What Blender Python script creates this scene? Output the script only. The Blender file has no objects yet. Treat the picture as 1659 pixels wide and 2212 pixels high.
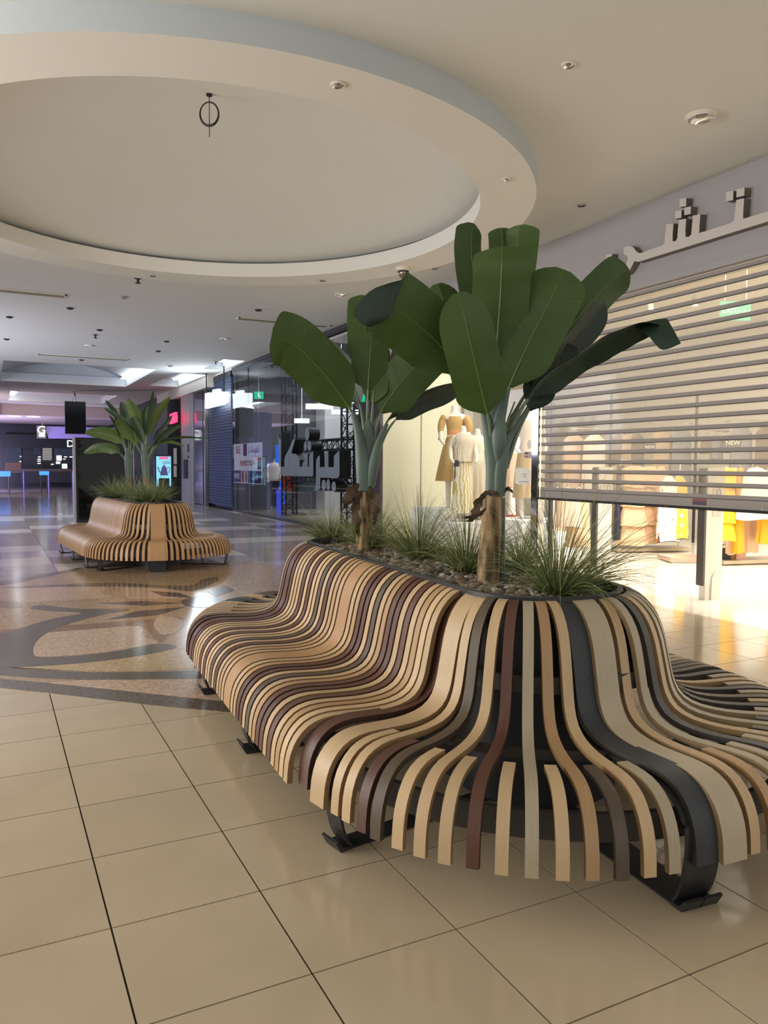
import bpy, math, random
from mathutils import Vector, Matrix, noise
from mathutils.geometry import tessellate_polygon
random.seed(7)
C = bpy.context.scene
COL = C.collection
PI = math.pi
# ---------------------------------------------------------------- camera
F_PX, YAW, PITCH, ROLL, EYE = 1680.0, math.radians(26.9), math.radians(-3.4), math.radians(0.33), 1.5
CAM = Vector((0, 0, EYE))
FW = Vector((math.sin(YAW)*math.cos(PITCH), math.cos(YAW)*math.cos(PITCH), math.sin(PITCH)))
_r = Vector((math.cos(YAW), -math.sin(YAW), 0)); _u = _r.cross(FW)
RT = math.cos(ROLL)*_r + math.sin(ROLL)*_u
UP = -math.sin(ROLL)*_r + math.cos(ROLL)*_u
cd = bpy.data.cameras.new('camera'); cam = bpy.data.objects.new('camera', cd); COL.objects.link(cam)
cd.sensor_fit = 'VERTICAL'; cd.sensor_height = 36; cd.lens = F_PX/2212*36; cd.clip_end = 300; cd.clip_start = .05
m = Matrix.Identity(4)
for i in range(3):
    m[i][0] = RT[i]; m[i][1] = UP[i]; m[i][2] = -FW[i]; m[i][3] = CAM[i]
cam.matrix_world = m
C.camera = cam
# ---------------------------------------------------------------- colour management, world, lights
C.view_settings.view_transform = 'Standard'; C.view_settings.look = 'None'
C.view_settings.gamma = 1; C.view_settings.use_curve_mapping = False
C.view_settings.exposure = 0.12
C.cycles.use_denoising = True
C.cycles.max_bounces = 8; C.cycles.transparent_max_bounces = 24; C.cycles.diffuse_bounces = 4
C.cycles.caustics_reflective = False; C.cycles.caustics_refractive = False
C.cycles.sample_clamp_indirect = 6
W = bpy.data.worlds.new('world'); C.world = W; W.use_nodes = True
W.node_tree.nodes['Background'].inputs[0].default_value = (1.0, .985, .96, 1)
W.node_tree.nodes['Background'].inputs[1].default_value = .72

def area(name, loc, target, sx, sy, power, col):
    l = bpy.data.lights.new(name, 'AREA'); l.shape = 'RECTANGLE'; l.size = sx; l.size_y = sy
    l.energy = power; l.color = col
    o = bpy.data.objects.new(name, l); COL.objects.link(o); o.location = loc
    o.rotation_euler = (Vector(target)-Vector(loc)).to_track_quat('-Z', 'Y').to_euler()
    return o
# lit shops on the opposite side of the mall and behind the photographer
area('opposite_shop_light', (-5.6, 7.0, 2.2), (0.5, 5.0, 0.6), 7, 3.0, 560, (1, .965, .91))
area('rear_corridor_light', (1.0, -5.5, 2.6), (3.0, 6, 2.2), 6, 2.4, 30, (1, .98, .95))
# dress shop ceiling panels
area('shop_panel_light', (9.6, 6.6, 4.25), (9.6, 6.6, 0), 4.0, 4.0, 560, (1, .975, .94))
area('shop_panel_light', (9.6, 11.6, 4.25), (9.6, 11.6, 0), 3.2, 4.0, 120, (1, .975, .93))
area('shop_panel_light', (10.6, 2.6, 4.25), (10.6, 2.6, 0), 4.0, 3.0, 300, (1, .975, .94))
area('display_window_light', (7.55, 11.6, 3.5), (8.3, 12.4, .8), .5, 3.4, 26, (1, .96, .90))  # fill light added to brighten the plinths and mannequins
# fashion shop with the truss
area('shop_panel_light', (9.8, 20.0, 4.3), (9.8, 20.0, 0), 3.0, 7.0, 330, (.86, .90, 1))
# cool light of the far end of the mall
area('corridor_cool_light', (-3.5, 22, 3.2), (5, 23, 1.5), 8, 2.4, 560, (.80, .83, 1))
area('corridor_violet_light', (-1.6, 46, .9), (3.5, 51.5, 4.05), 4, 1.4, 1300, (.62, .58, 1))
area('corridor_pink_light', (-1.6, 40, .9), (5.5, 45.5, 4.4), 2, 1.2, 230, (1, .78, .82))

# ---------------------------------------------------------------- helpers
def ray(u, v): return FW + RT*((u-829.5)/F_PX) - UP*((v-1106)/F_PX)
def az(u, v, z=0.0): d = ray(u, v); return CAM + d*((z-EYE)/d.z)
def ax(u, v, x): d = ray(u, v); return CAM + d*(x/d.x)
def ay(u, v, y): d = ray(u, v); return CAM + d*(y/d.y)
def ad(u, v, dist): return CAM + ray(u, v)*dist

def srgb(h):
    if isinstance(h, str):
        h = h.lstrip('#'); h = [int(h[i:i+2], 16)/255 for i in (0, 2, 4)]
    return tuple((c/12.92 if c <= .04045 else ((c+.055)/1.055)**2.4) for c in h)

def newmat(name):
    m = bpy.data.materials.new(name); m.use_nodes = True
    return m, m.node_tree, m.node_tree.nodes['Principled BSDF']
def mat(name, col, rough=.5, metal=0, spec=.5, noise_s=None, amt=.15, bump=0, emit=None, estr=1, stretch=(1,1,1)):
    m, nt, b = newmat(name)
    c = srgb(col) if isinstance(col, str) else col
    b.inputs['Base Color'].default_value = (*c, 1)
    b.inputs['Roughness'].default_value = rough; b.inputs['Metallic'].default_value = metal
    b.inputs['Specular IOR Level'].default_value = spec
    if emit is not None:
        b.inputs['Emission Color'].default_value = (*(srgb(emit) if isinstance(emit, str) else emit), 1)
        b.inputs['Emission Strength'].default_value = estr
    if noise_s:
        tc = nt.nodes.new('ShaderNodeTexCoord'); mp = nt.nodes.new('ShaderNodeMapping'); mp.inputs['Scale'].default_value = stretch
        n = nt.nodes.new('ShaderNodeTexNoise'); n.inputs['Scale'].default_value = noise_s; n.inputs['Detail'].default_value = 5
        nt.links.new(tc.outputs['Object'], mp.inputs[0]); nt.links.new(mp.outputs[0], n.inputs[0])
        mx = nt.nodes.new('ShaderNodeMix'); mx.data_type = 'RGBA'
        mx.inputs[6].default_value = (*[x*(1-amt) for x in c], 1); mx.inputs[7].default_value = (*[min(1, x*(1+amt)) for x in c], 1)
        mr = nt.nodes.new('ShaderNodeMapRange'); mr.inputs[1].default_value = .5-.5*(1-min(.8, amt)); mr.inputs[2].default_value = .5+.5*(1-min(.8, amt))
        nt.links.new(n.outputs[0], mr.inputs[0]); nt.links.new(mr.outputs[0], mx.inputs[0]); nt.links.new(mx.outputs[2], b.inputs['Base Color'])
        if bump:
            bp = nt.nodes.new('ShaderNodeBump'); bp.inputs['Strength'].default_value = bump; bp.inputs['Distance'].default_value = .01
            nt.links.new(n.outputs[0], bp.inputs['Height']); nt.links.new(bp.outputs[0], b.inputs['Normal'])
    return m
def emis(name, col, s): 
    return mat(name, (0.02,0.02,0.02), .5, emit=col, estr=s)
def glassmat(name, tint=(.9,.92,.93), refl=.08, rough=.0, haze=0.0, hazecol=(.7,.66,.6)):
    m = bpy.data.materials.new(name); m.use_nodes = True; nt = m.node_tree
    nt.nodes.remove(nt.nodes['Principled BSDF']); out = nt.nodes['Material Output']
    tr = nt.nodes.new('ShaderNodeBsdfTransparent'); tr.inputs[0].default_value = (*tint, 1)
    gl = nt.nodes.new('ShaderNodeBsdfGlossy'); gl.inputs['Roughness'].default_value = rough
    lw = nt.nodes.new('ShaderNodeLayerWeight'); lw.inputs[0].default_value = .5
    mx = nt.nodes.new('ShaderNodeMixShader')
    pw = nt.nodes.new('ShaderNodeMath'); pw.operation = 'POWER'; pw.inputs[1].default_value = 6.2; nt.links.new(lw.outputs['Facing'], pw.inputs[0])
    ad_ = nt.nodes.new('ShaderNodeMath'); ad_.operation = 'MULTIPLY_ADD'; ad_.inputs[1].default_value = 1-refl; ad_.inputs[2].default_value = refl
    nt.links.new(pw.outputs[0], ad_.inputs[0]); ad_.use_clamp = True
    nt.links.new(ad_.outputs[0], mx.inputs[0]); nt.links.new(tr.outputs[0], mx.inputs[1]); nt.links.new(gl.outputs[0], mx.inputs[2])
    last = mx
    if haze:
        df = nt.nodes.new('ShaderNodeBsdfDiffuse'); df.inputs[0].default_value = (*hazecol, 1)
        tl = nt.nodes.new('ShaderNodeBsdfTranslucent'); tl.inputs[0].default_value = (*hazecol, 1)
        m3 = nt.nodes.new('ShaderNodeMixShader'); m3.inputs[0].default_value = .5
        nt.links.new(df.outputs[0], m3.inputs[1]); nt.links.new(tl.outputs[0], m3.inputs[2])
        m2 = nt.nodes.new('ShaderNodeMixShader'); m2.inputs[0].default_value = haze
        nt.links.new(mx.outputs[0], m2.inputs[1]); nt.links.new(m3.outputs[0], m2.inputs[2]); last = m2
    nt.links.new(last.outputs[0], out.inputs[0])
    return m

def tag(o, label=None, cat=None, group=None, kind=None):
    if label: o['label'] = label
    if cat: o['category'] = cat
    if group: o['group'] = group
    if kind: o['kind'] = kind
    return o
def empty(name, loc, label=None, cat=None, group=None):
    o = bpy.data.objects.new(name, None); COL.objects.link(o); o.location = loc; o.empty_display_size = .1
    return tag(o, label, cat, group)
def setparent(o, p):
    q, off = p, Vector((0, 0, 0))
    while q: off += Vector(q.location); q = q.parent if q.parent else None
    o.parent = p
    if p.type == 'EMPTY': o.matrix_parent_inverse = Matrix.Translation(-Vector(p.location))

class MB:
    def __init__(s): s.v = []; s.f = []; s.m = []; s.uv = []; s.has = False
    def add(s, vs, fs, mi=0, uvs=None):
        b = len(s.v); s.v += [tuple(p) for p in vs]
        for k, f in enumerate(fs):
            s.f.append([i+b for i in f]); s.m.append(mi)
            if uvs: s.uv.append([uvs[i] for i in f]); s.has = True
            else: s.uv.append([(0, 0)]*len(f))
        return s
    def box(s, a, b, mi=0):
        x0, y0, z0 = a; x1, y1, z1 = b
        return s.add([(x0,y0,z0),(x1,y0,z0),(x1,y1,z0),(x0,y1,z0),(x0,y0,z1),(x1,y0,z1),(x1,y1,z1),(x0,y1,z1)],
                     [(0,3,2,1),(4,5,6,7),(0,1,5,4),(1,2,6,5),(2,3,7,6),(3,0,4,7)], mi)
    def obox(s, c, ex, ey, ez, mi=0):
        c = Vector(c); ex = Vector(ex); ey = Vector(ey); ez = Vector(ez)
        P = [c-ex-ey-ez, c+ex-ey-ez, c+ex+ey-ez, c-ex+ey-ez, c-ex-ey+ez, c+ex-ey+ez, c+ex+ey+ez, c-ex+ey+ez]
        return s.add(P, [(0,3,2,1),(4,5,6,7),(0,1,5,4),(1,2,6,5),(2,3,7,6),(3,0,4,7)], mi)
    def loft(s, rings, cap=True, mi=0, closed=True):
        n = len(rings[0]); vs = [p for r in rings for p in r]; fs = []
        for i in range(len(rings)-1):
            for j in range(n if closed else n-1):
                k = (j+1) % n; fs.append((i*n+j, i*n+k, (i+1)*n+k, (i+1)*n+j))
        if cap and closed: fs.append(tuple(reversed(range(n)))); fs.append(tuple((len(rings)-1)*n+j for j in range(n)))
        return s.add(vs, fs, mi)
    def tube(s, pts, r, n=8, mi=0, cap=True):
        pts = [Vector(p) for p in pts]
        rs = r if isinstance(r, (list, tuple)) else [r]*len(pts)
        t0 = (pts[1]-pts[0]).normalized(); a = t0.orthogonal().normalized(); rings = []
        for i, p in enumerate(pts):
            t = (pts[min(i+1, len(pts)-1)]-pts[max(i-1, 0)]).normalized()
            a = (a - t*a.dot(t)); a = a.normalized() if a.length > 1e-6 else t.orthogonal().normalized()
            b = t.cross(a)
            rings.append([p + (a*math.cos(2*PI*j/n)+b*math.sin(2*PI*j/n))*rs[i] for j in range(n)])
        return s.loft(rings, cap, mi)
    def lathe(s, c, prof, n=24, mi=0, cap=True):
        c = Vector(c)
        return s.loft([[c+Vector((r*math.cos(2*PI*j/n), r*math.sin(2*PI*j/n), z)) for j in range(n)] for r, z in prof], cap, mi)
    def prism(s, poly, d, mi=0):
        """poly: list of 3D points (planar), d: extrusion vector"""
        P = [Vector(p) for p in poly]; d = Vector(d); n = len(P)
        tri = tessellate_polygon([P])
        vs = P + [p+d for p in P]
        fs = [tuple(t) for t in tri] + [tuple(i+n for i in reversed(t)) for t in tri]
        fs += [(i, (i+1) % n, (i+1) % n+n, i+n) for i in range(n)]
        return s.add(vs, fs, mi)
    def build(s, name, mats, parent=None, smooth=False, angle=None):
        me = bpy.data.meshes.new(name); me.from_pydata(s.v, [], s.f)
        if not isinstance(mats, (list, tuple)): mats = [mats]
        for m in mats: me.materials.append(m)
        me.polygons.foreach_set('material_index', s.m)
        if s.has:
            ul = me.uv_layers.new(name='uv'); ul.data.foreach_set('uv', [c for f in s.uv for q in f for c in q])
        me.update()
        if smooth:
            me.polygons.foreach_set('use_smooth', [True]*len(s.f))
            me.set_sharp_from_angle(angle=math.radians(angle if angle else 40))
        o = bpy.data.objects.new(name, me); COL.objects.link(o)
        if parent: setparent(o, parent)
        return o
def fixn(o):
    import bmesh
    bm = bmesh.new(); bm.from_mesh(o.data); bmesh.ops.recalc_face_normals(bm, faces=bm.faces); bm.to_mesh(o.data); bm.free(); return o

def crom(P, n):
    P = [Vector(p) for p in P]; out = []
    Q = [P[0]*2-P[1]] + P + [P[-1]*2-P[-2]]
    for k in range(n):
        t = k/(n-1)*(len(P)-1); i = min(int(t), len(P)-2); t -= i
        a, b, c, d = Q[i], Q[i+1], Q[i+2], Q[i+3]
        out.append(.5*((2*b)+(c-a)*t+(2*a-5*b+4*c-d)*t*t+(3*b-a-3*c+d)*t**3))
    return out

# ---------------------------------------------------------------- materials
def woodmat(name, hexc, side=False, grain=.16):
    m, nt, b = newmat(name); c = srgb(hexc)
    b.inputs['Roughness'].default_value = .48 if not side else .6
    uv = nt.nodes.new('ShaderNodeUVMap'); uv.uv_map = 'uv'
    oi = nt.nodes.new('ShaderNodeObjectInfo')
    mp = nt.nodes.new('ShaderNodeMapping'); mp.inputs['Scale'].default_value = (260, 5, 1) if not side else (900, 2, 1)
    nt.links.new(uv.outputs[0], mp.inputs[0])
    vm = nt.nodes.new('ShaderNodeVectorMath'); vm.operation = 'ADD'
    cmb = nt.nodes.new('ShaderNodeCombineXYZ'); mu = nt.nodes.new('ShaderNodeMath'); mu.operation = 'MULTIPLY'; mu.inputs[1].default_value = 97
    nt.links.new(oi.outputs['Random'], mu.inputs[0]); nt.links.new(mu.outputs[0], cmb.inputs[0]); nt.links.new(mu.outputs[0], cmb.inputs[1])
    nt.links.new(mp.outputs[0], vm.inputs[0]); nt.links.new(cmb.outputs[0], vm.inputs[1])
    n = nt.nodes.new('ShaderNodeTexNoise'); n.inputs['Scale'].default_value = 1; n.inputs['Detail'].default_value = 4; n.inputs['Roughness'].default_value = .65
    nt.links.new(vm.outputs[0], n.inputs[0])
    rm = nt.nodes.new('ShaderNodeMapRange'); rm.inputs[1].default_value = .3; rm.inputs[2].default_value = .7
    nt.links.new(n.outputs[0], rm.inputs[0])
    mx = nt.nodes.new('ShaderNodeMix'); mx.data_type = 'RGBA'
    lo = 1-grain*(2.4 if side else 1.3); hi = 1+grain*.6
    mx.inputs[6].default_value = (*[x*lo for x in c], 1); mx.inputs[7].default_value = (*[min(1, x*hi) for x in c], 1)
    nt.links.new(rm.outputs[0], mx.inputs[0])
    # whole-slat tone differs a little from slat to slat
    hv = nt.nodes.new('ShaderNodeHueSaturation'); r2 = nt.nodes.new('ShaderNodeMapRange'); r2.inputs[3].default_value = .88; r2.inputs[4].default_value = 1.1
    nt.links.new(oi.outputs['Random'], r2.inputs[0]); nt.links.new(r2.outputs[0], hv.inputs['Value']); nt.links.new(mx.outputs[2], hv.inputs['Color'])
    nt.links.new(hv.outputs[0], b.inputs['Base Color'])
    bp = nt.nodes.new('ShaderNodeBump'); bp.inputs['Strength'].default_value = .12; bp.inputs['Distance'].default_value = .002
    nt.links.new(n.outputs[0], bp.inputs['Height']); nt.links.new(bp.outputs[0], b.inputs['Normal'])
    return m
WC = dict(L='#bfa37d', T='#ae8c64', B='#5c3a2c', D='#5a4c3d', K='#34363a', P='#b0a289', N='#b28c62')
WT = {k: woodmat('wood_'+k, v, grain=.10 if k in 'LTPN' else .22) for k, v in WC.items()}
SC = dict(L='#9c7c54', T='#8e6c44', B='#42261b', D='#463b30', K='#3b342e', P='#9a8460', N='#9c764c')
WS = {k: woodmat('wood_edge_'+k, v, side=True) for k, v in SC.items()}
M_black = mat('black_powder_coat', '#1e1e1f', .45, noise_s=300, amt=.2, bump=.05)
M_frame = mat('dark_steel', '#2a2a2b', .38, noise_s=200, amt=.15)
M_beam = mat('bent_dark_beam', '#3a3530', .55, noise_s=60, amt=.2)
M_body = mat('planter_shell', '#17181a', .5, noise_s=80, amt=.2)
M_soil = mat('dark_soil', '#1a1613', .95, noise_s=80, amt=.5, bump=.6)
M_rim = mat('black_rubber_rim', '#202124', .4)
M_chrome = mat('chrome', (.75,.75,.76), .06, 1)
M_steel = mat('brushed_steel', (.55,.54,.52), .25, 1)
M_white = mat('white_paint', '#d8d2c6', .5, noise_s=3, amt=.03)
M_ceil = mat('ceiling_plaster', '#d2d2cf', .85, noise_s=.6, amt=.03)
M_ring = mat('ring_plaster', '#dad8d4', .8, noise_s=.6, amt=.03)
M_ringside = mat('ring_outer_cool_tint', '#c2cace', .8, noise_s=.6, amt=.03)  # pale blue stands for cool light on the riser, put into its colour
M_fascia = mat('grey_fascia', '#a19d9e', .6, noise_s=1.5, amt=.04)

# ================================================================ FLOOR
def tilemat(name, hexc, rough, seed):
    m, nt, b = newmat(name); c = srgb(hexc)
    b.inputs['Roughness'].default_value = rough; b.inputs['Specular IOR Level'].default_value = .55
    tc = nt.nodes.new('ShaderNodeNewGeometry'); oi = nt.nodes.new('ShaderNodeObjectInfo')
    n = nt.nodes.new('ShaderNodeTexNoise'); n.inputs['Scale'].default_value = 2.2; n.inputs['Detail'].default_value = 8
    nt.links.new(tc.outputs['Position'], n.inputs[0])
    mx = nt.nodes.new('ShaderNodeMix'); mx.data_type = 'RGBA'
    mx.inputs[6].default_value = (*[x*.86 for x in c], 1); mx.inputs[7].default_value = (*[min(1, x*1.12) for x in c], 1)
    nt.links.new(n.outputs[0], mx.inputs[0])
    hv = nt.nodes.new('ShaderNodeHueSaturation'); r2 = nt.nodes.new('ShaderNodeMapRange'); r2.inputs[3].default_value = .95; r2.inputs[4].default_value = 1.04
    nt.links.new(oi.outputs['Random'], r2.inputs[0]); nt.links.new(r2.outputs[0], hv.inputs['Value']); nt.links.new(mx.outputs[2], hv.inputs['Color'])
    nt.links.new(hv.outputs[0], b.inputs['Base Color'])
    n2 = nt.nodes.new('ShaderNodeTexNoise'); n2.inputs['Scale'].default_value = 1.3
    nt.links.new(tc.outputs['Position'], n2.inputs[0])
    r3 = nt.nodes.new('ShaderNodeMapRange'); r3.inputs[3].default_value = rough*.7; r3.inputs[4].default_value = rough*1.35
    nt.links.new(n2.outputs[0], r3.inputs[0]); nt.links.new(r3.outputs[0], b.inputs['Roughness'])
    return m
M_tile = tilemat('porcelain_tile', '#b9a88d', .13, 0)
M_tileS = tilemat('shop_tile', '#e6dac4', .08, 1)
M_tA = tilemat('far_tile_light', '#d2c9bf', .15, 2)
M_tB = tilemat('far_tile_brown', '#94887a', .15, 3)
M_tC = tilemat('far_tile_grey', '#a09b98', .12, 4)
M_grout = mat('dark_grout', '#24170d', .95)
fl = MB(); fl.box((-6, -4, -.06), (14.2, 56, -.006)); floor = fl.build('floor', M_grout); tag(floor, kind='structure')
# medallion outline (world metres on the floor)
MED = [az(0,1487).xy, az(103,1498).xy, az(310,1521).xy, az(520,1542).xy, Vector((1.95,4.05)), Vector((2.9,3.75)), Vector((4.0,4.3)), Vector((4.4,5.6)),
       Vector((4.45,8.0)), Vector((4.2,10.3)), Vector((3.5,11.75)), Vector((2.6,12.5)), Vector((1.7,12.45)), az(172,1227).xy, az(0,1256).xy,
       Vector((-1.0,9.7)), Vector((-1.9,8.4)), Vector((-1.3,7.1))]
def inside(p, poly):
    r = False; n = len(poly)
    for i in range(n):
        a, b = poly[i], poly[(i+1) % n]
        if (a[1] > p[1]) != (b[1] > p[1]) and p[0] < (b[0]-a[0])*(p[1]-a[1])/(b[1]-a[1])+a[0]: r = not r
    return r
TS, X0, Y0, G = .5, -.1797, 2.067, .0030
tile_me = None; nt_ = 0
for j in range(-5, 13):
    for i in range(-4, 14):
        x, y = X0+i*TS, Y0+j*TS
        if x > 6.4: continue
        cx, cy = x+TS/2, y+TS/2
        if all(inside((cx+a, cy+b), MED) for a in (-.25, .25) for b in (-.25, .25)): continue
        # outside the view cone of the photograph and a step aside
        d = Vector((cx, cy, 0))-CAM; zc = d.dot(FW)
        if zc < .6 or abs(d.dot(RT)/zc) > .62 or -d.dot(UP)/zc > .85: continue
        if tile_me is None:
            t = MB(); t.box((-TS/2+G, -TS/2+G, -.008), (TS/2-G, TS/2-G, 0)); o = t.build('tile', M_tile); tile_me = o.data; proto = o
        else: o = proto.copy(); COL.objects.link(o)
        o.location = (cx, cy, 0); o.parent = floor; nt_ += 1
# rest of the near tiles outside the view, plus the big slabs farther down the mall
st = MB()
for j in range(-10, 13):
    for i in range(-10, 14):
        x, y = X0+i*TS, Y0+j*TS; cx, cy = x+.25, y+.25
        if x > 6.4 or all(inside((cx+a, cy+b), MED) for a in (-.25, .25) for b in (-.25, .25)): continue
        d = Vector((cx, cy, 0))-CAM; zc = d.dot(FW)
        if not (zc < .6 or abs(d.dot(RT)/zc) > .62 or -d.dot(UP)/zc > .85): continue
        st.box((x+G, y+G, -.008), (x+TS-G, y+TS-G, 0))
o = st.build('outer_tiles', M_tile, floor); o['kind'] = 'stuff'
st = MB(); rr = random.Random(3)
for j in range(48):
    for i in range(-5, 8):
        x, y = X0-.0+i*1.0, Y0+6.5+j*1.0-.001
        if x > 6.9 or y > 55: continue
        if all(inside((x+a, y+b), MED) for a in (0, 1.0) for b in (0, 1.0)): continue
        mi = rr.choice([0, 0, 1, 2]) if y < 24 else rr.choice([1, 2, 2])
        st.box((x+G, y+G, -.008), (min(x+1.0-G, 7.05), y+1.0-G, 0), mi)
o = st.build('far_slabs', [M_tA, M_tB, M_tC], floor); o['kind'] = 'stuff'
# cream slabs of the dress shop and its threshold
st = MB()
for j in range(16):
    for i in range(9):
        x, y = 6.42+i*.9, 1.5+j*.9
        st.box((x+.001, y+.001, -.008), (x+.899, y+.899, .001))
o = st.build('shop_slabs', M_tileS, floor); o['kind'] = 'stuff'
# ---- terrazzo medallion
def terr(name, hexc, rough=.16):
    m, nt, b = newmat(name); c = srgb(hexc); b.inputs['Roughness'].default_value = rough
    tc = nt.nodes.new('ShaderNodeNewGeometry')
    v = nt.nodes.new('ShaderNodeTexVoronoi'); v.inputs['Scale'].default_value = 75
    nt.links.new(tc.outputs['Position'], v.inputs[0])
    mx = nt.nodes.new('ShaderNodeMix'); mx.data_type = 'RGBA'
    mx.inputs[6].default_value = (*[x*.72 for x in c], 1); mx.inputs[7].default_value = (*[min(1, x*1.3) for x in c], 1)
    sp = nt.nodes.new('ShaderNodeSeparateColor'); nt.links.new(v.outputs['Color'], sp.inputs[0]); nt.links.new(sp.outputs[0], mx.inputs[0])
    nt.links.new(mx.outputs[2], b.inputs['Base Color']); return m
T_base = terr('terrazzo_tan', '#a48a6e'); T_dark = terr('terrazzo_grey', '#62584f'); T_blue = terr('terrazzo_slate', '#403e48')
T_light = terr('terrazzo_rose', '#b89e88'); T_brown = terr('terrazzo_brown', '#86694f'); T_sand = terr('terrazzo_sand', '#b59c78')
med = empty('floor_medallion', (1.5, 8.3, 0), 'polished terrazzo medallion with curved grey, rose and slate bands set into the tiled floor', 'floor inlay')
def inlay(pts, m, z, name='terrazzo_piece', world=False):
    P = [Vector((p[0], p[1], z)) for p in pts] if world else [az(p[0]*.3134, 1150+p[1]*.3134, 0)+Vector((0,0,z)) for p in pts]
    b = MB(); b.prism(P, (0, 0, -.004 if z > .0021 else -.008)); return fixn(b.build(name, m, med))
inlay(MED, T_base, .002, 'terrazzo_ground', True)
def sm(pts, n=40): 
    return [(p.x, p.y) for p in crom([(a, b, 0) for a, b in pts], n)]
inlay([(-900,990),(0,1010),(330,1040),(990,1110),(1659,1180),(1720,1190),(1700,1258),(1659,1250),(990,1185),(330,1110),(0,1075),(-900,985)], T_dark, .0032)
inlay(sm([(-500,890),(0,930),(600,965),(1380,955),(1700,930)])+sm([(1700,990),(1400,1010),(600,1018),(0,990),(-500,950)]), T_dark, .0034)
inlay([(0,895),(40,935),(700,890),(1190,805),(1400,850),(1400,940),(600,962),(0,928)], T_sand, .003)
inlay(sm([(600,1020),(1400,1012),(1600,1080),(1659,1175),(990,1105),(330,1038)]), T_light, .003)
inlay(sm([(0,672),(300,652),(1090,600),(1250,590),(1180,690),(1090,765),(960,650),(560,690),(240,705),(0,715)]), T_brown, .0031)
inlay(sm([(300,695),(600,672),(955,650),(985,720),(1085,766),(700,832),(290,860),(230,820),(245,765)]), T_light, .0036)
inlay(sm([(200,525),(290,503),(520,528),(890,532),(690,572),(450,640),(310,706),(243,770),(230,822),(290,862),(700,836),(1080,770),(1195,805),(700,890),(40,935),(-200,900),(-250,800),(-100,740),(120,670),(350,600),(560,560),(330,545)], 90), T_dark, .0040)
inlay(sm([(170,385),(700,372),(700,420),(760,445),(400,470),(130,480),(110,430)]), T_light, .003)
inlay(sm([(860,378),(1100,390),(1330,410),(1480,430),(1250,455),(900,450),(850,410)]), T_light, .0031)
inlay(sm([(-300,395),(0,382),(400,362),(800,350),(1270,370),(1400,325),(1500,308)])+sm([(1512,330),(1330,405),(1100,387),(700,376),(0,386),(-300,410)]), T_dark, .0037)
inlay([(-600,430),(0,342),(550,245),(520,268),(0,368),(-600,450)], T_dark, .0035)
inlay([(-300,480),(0,470),(130,480),(160,520),(0,525),(-300,540)], T_brown, .003)
inlay(sm([(1090,580),(1240,600),(1250,660),(1190,700),(1110,700),(1060,640),(1090,580)]), T_light, .0043)
for q in ([(670,493),(960,475),(1240,488),(980,508)], [(750,600),(950,545),(1280,515),(1080,572)],
          [(1030,405),(1240,420),(1330,455),(1120,442)], [(1430,410),(1550,365),(1615,400),(1490,445)]):
    inlay(q, T_blue, .0046, 'slate_diamond')
inlay([(1400+155*math.cos(a*PI/12), 485+36*math.sin(a*PI/12)) for a in range(24)], T_blue, .0045, 'slate_oval')

# ================================================================ CEILING
ZC, RCX, RCY, RO, RI, ZS, ZD = 4.63, 2.31, 9.09, 3.72, 3.12, 4.416, 4.616
cb = MB(); N = 96
# near ceiling sheet with the round hole: fan between circle and rectangle
rx0, rx1, ry0, ry1 = -6.5, 7.1, -4.0, 22.0
def onrect(a):
    dx, dy = math.cos(a), math.sin(a); t = 1e9
    if dx > 1e-9: t = min(t, (rx1-RCX)/dx)
    if dx < -1e-9: t = min(t, (rx0-RCX)/dx)
    if dy > 1e-9: t = min(t, (ry1-RCY)/dy)
    if dy < -1e-9: t = min(t, (ry0-RCY)/dy)
    return (RCX+dx*t, RCY+dy*t)
angs = sorted([2*PI*i/N for i in range(N)] + [math.atan2(y-RCY, x-RCX) % (2*PI) for x in (rx0, rx1) for y in (ry0, ry1)])
inner = [(RCX+RO*math.cos(a), RCY+RO*math.sin(a)) for a in angs]; outer = [onrect(a) for a in angs]; n = len(angs)
for zz in (ZC, ZC+.1):
    cb.add([(x, y, zz) for x, y in inner+outer], [((i, (i+1) % n, (i+1) % n+n, i+n) if zz == ZC else (i, i+n, (i+1) % n+n, (i+1) % n)) for i in range(n)])
# far ceiling around rectangular coffers
holes = [(.45, 5.0, 26.5, 33.0), (5.75, 6.85, 27.2, 32.0), (6.3, 6.95, 23.0, 25.6), (.9, 5.3, 37.5, 43.0)]
xs = sorted({-6.5, 7.1, *[h[0] for h in holes], *[h[1] for h in holes]}); ys = sorted({22.0, 45.5, *[h[2] for h in holes], *[h[3] for h in holes]})
for i in range(len(xs)-1):
    for j in range(len(ys)-1):
        mx_, my_ = (xs[i]+xs[i+1])/2, (ys[j]+ys[j+1])/2
        if any(h[0] < mx_ < h[1] and h[2] < my_ < h[3] for h in holes): continue
        cb.box((xs[i], ys[j], ZC), (xs[i+1], ys[j+1], ZC+.1))
ceil = cb.build('ceiling', M_ceil); tag(ceil, kind='structure')
def struct(mb, name, m, **k):
    o = mb.build(name, m, **k); tag(o, kind='structure'); return o
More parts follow.
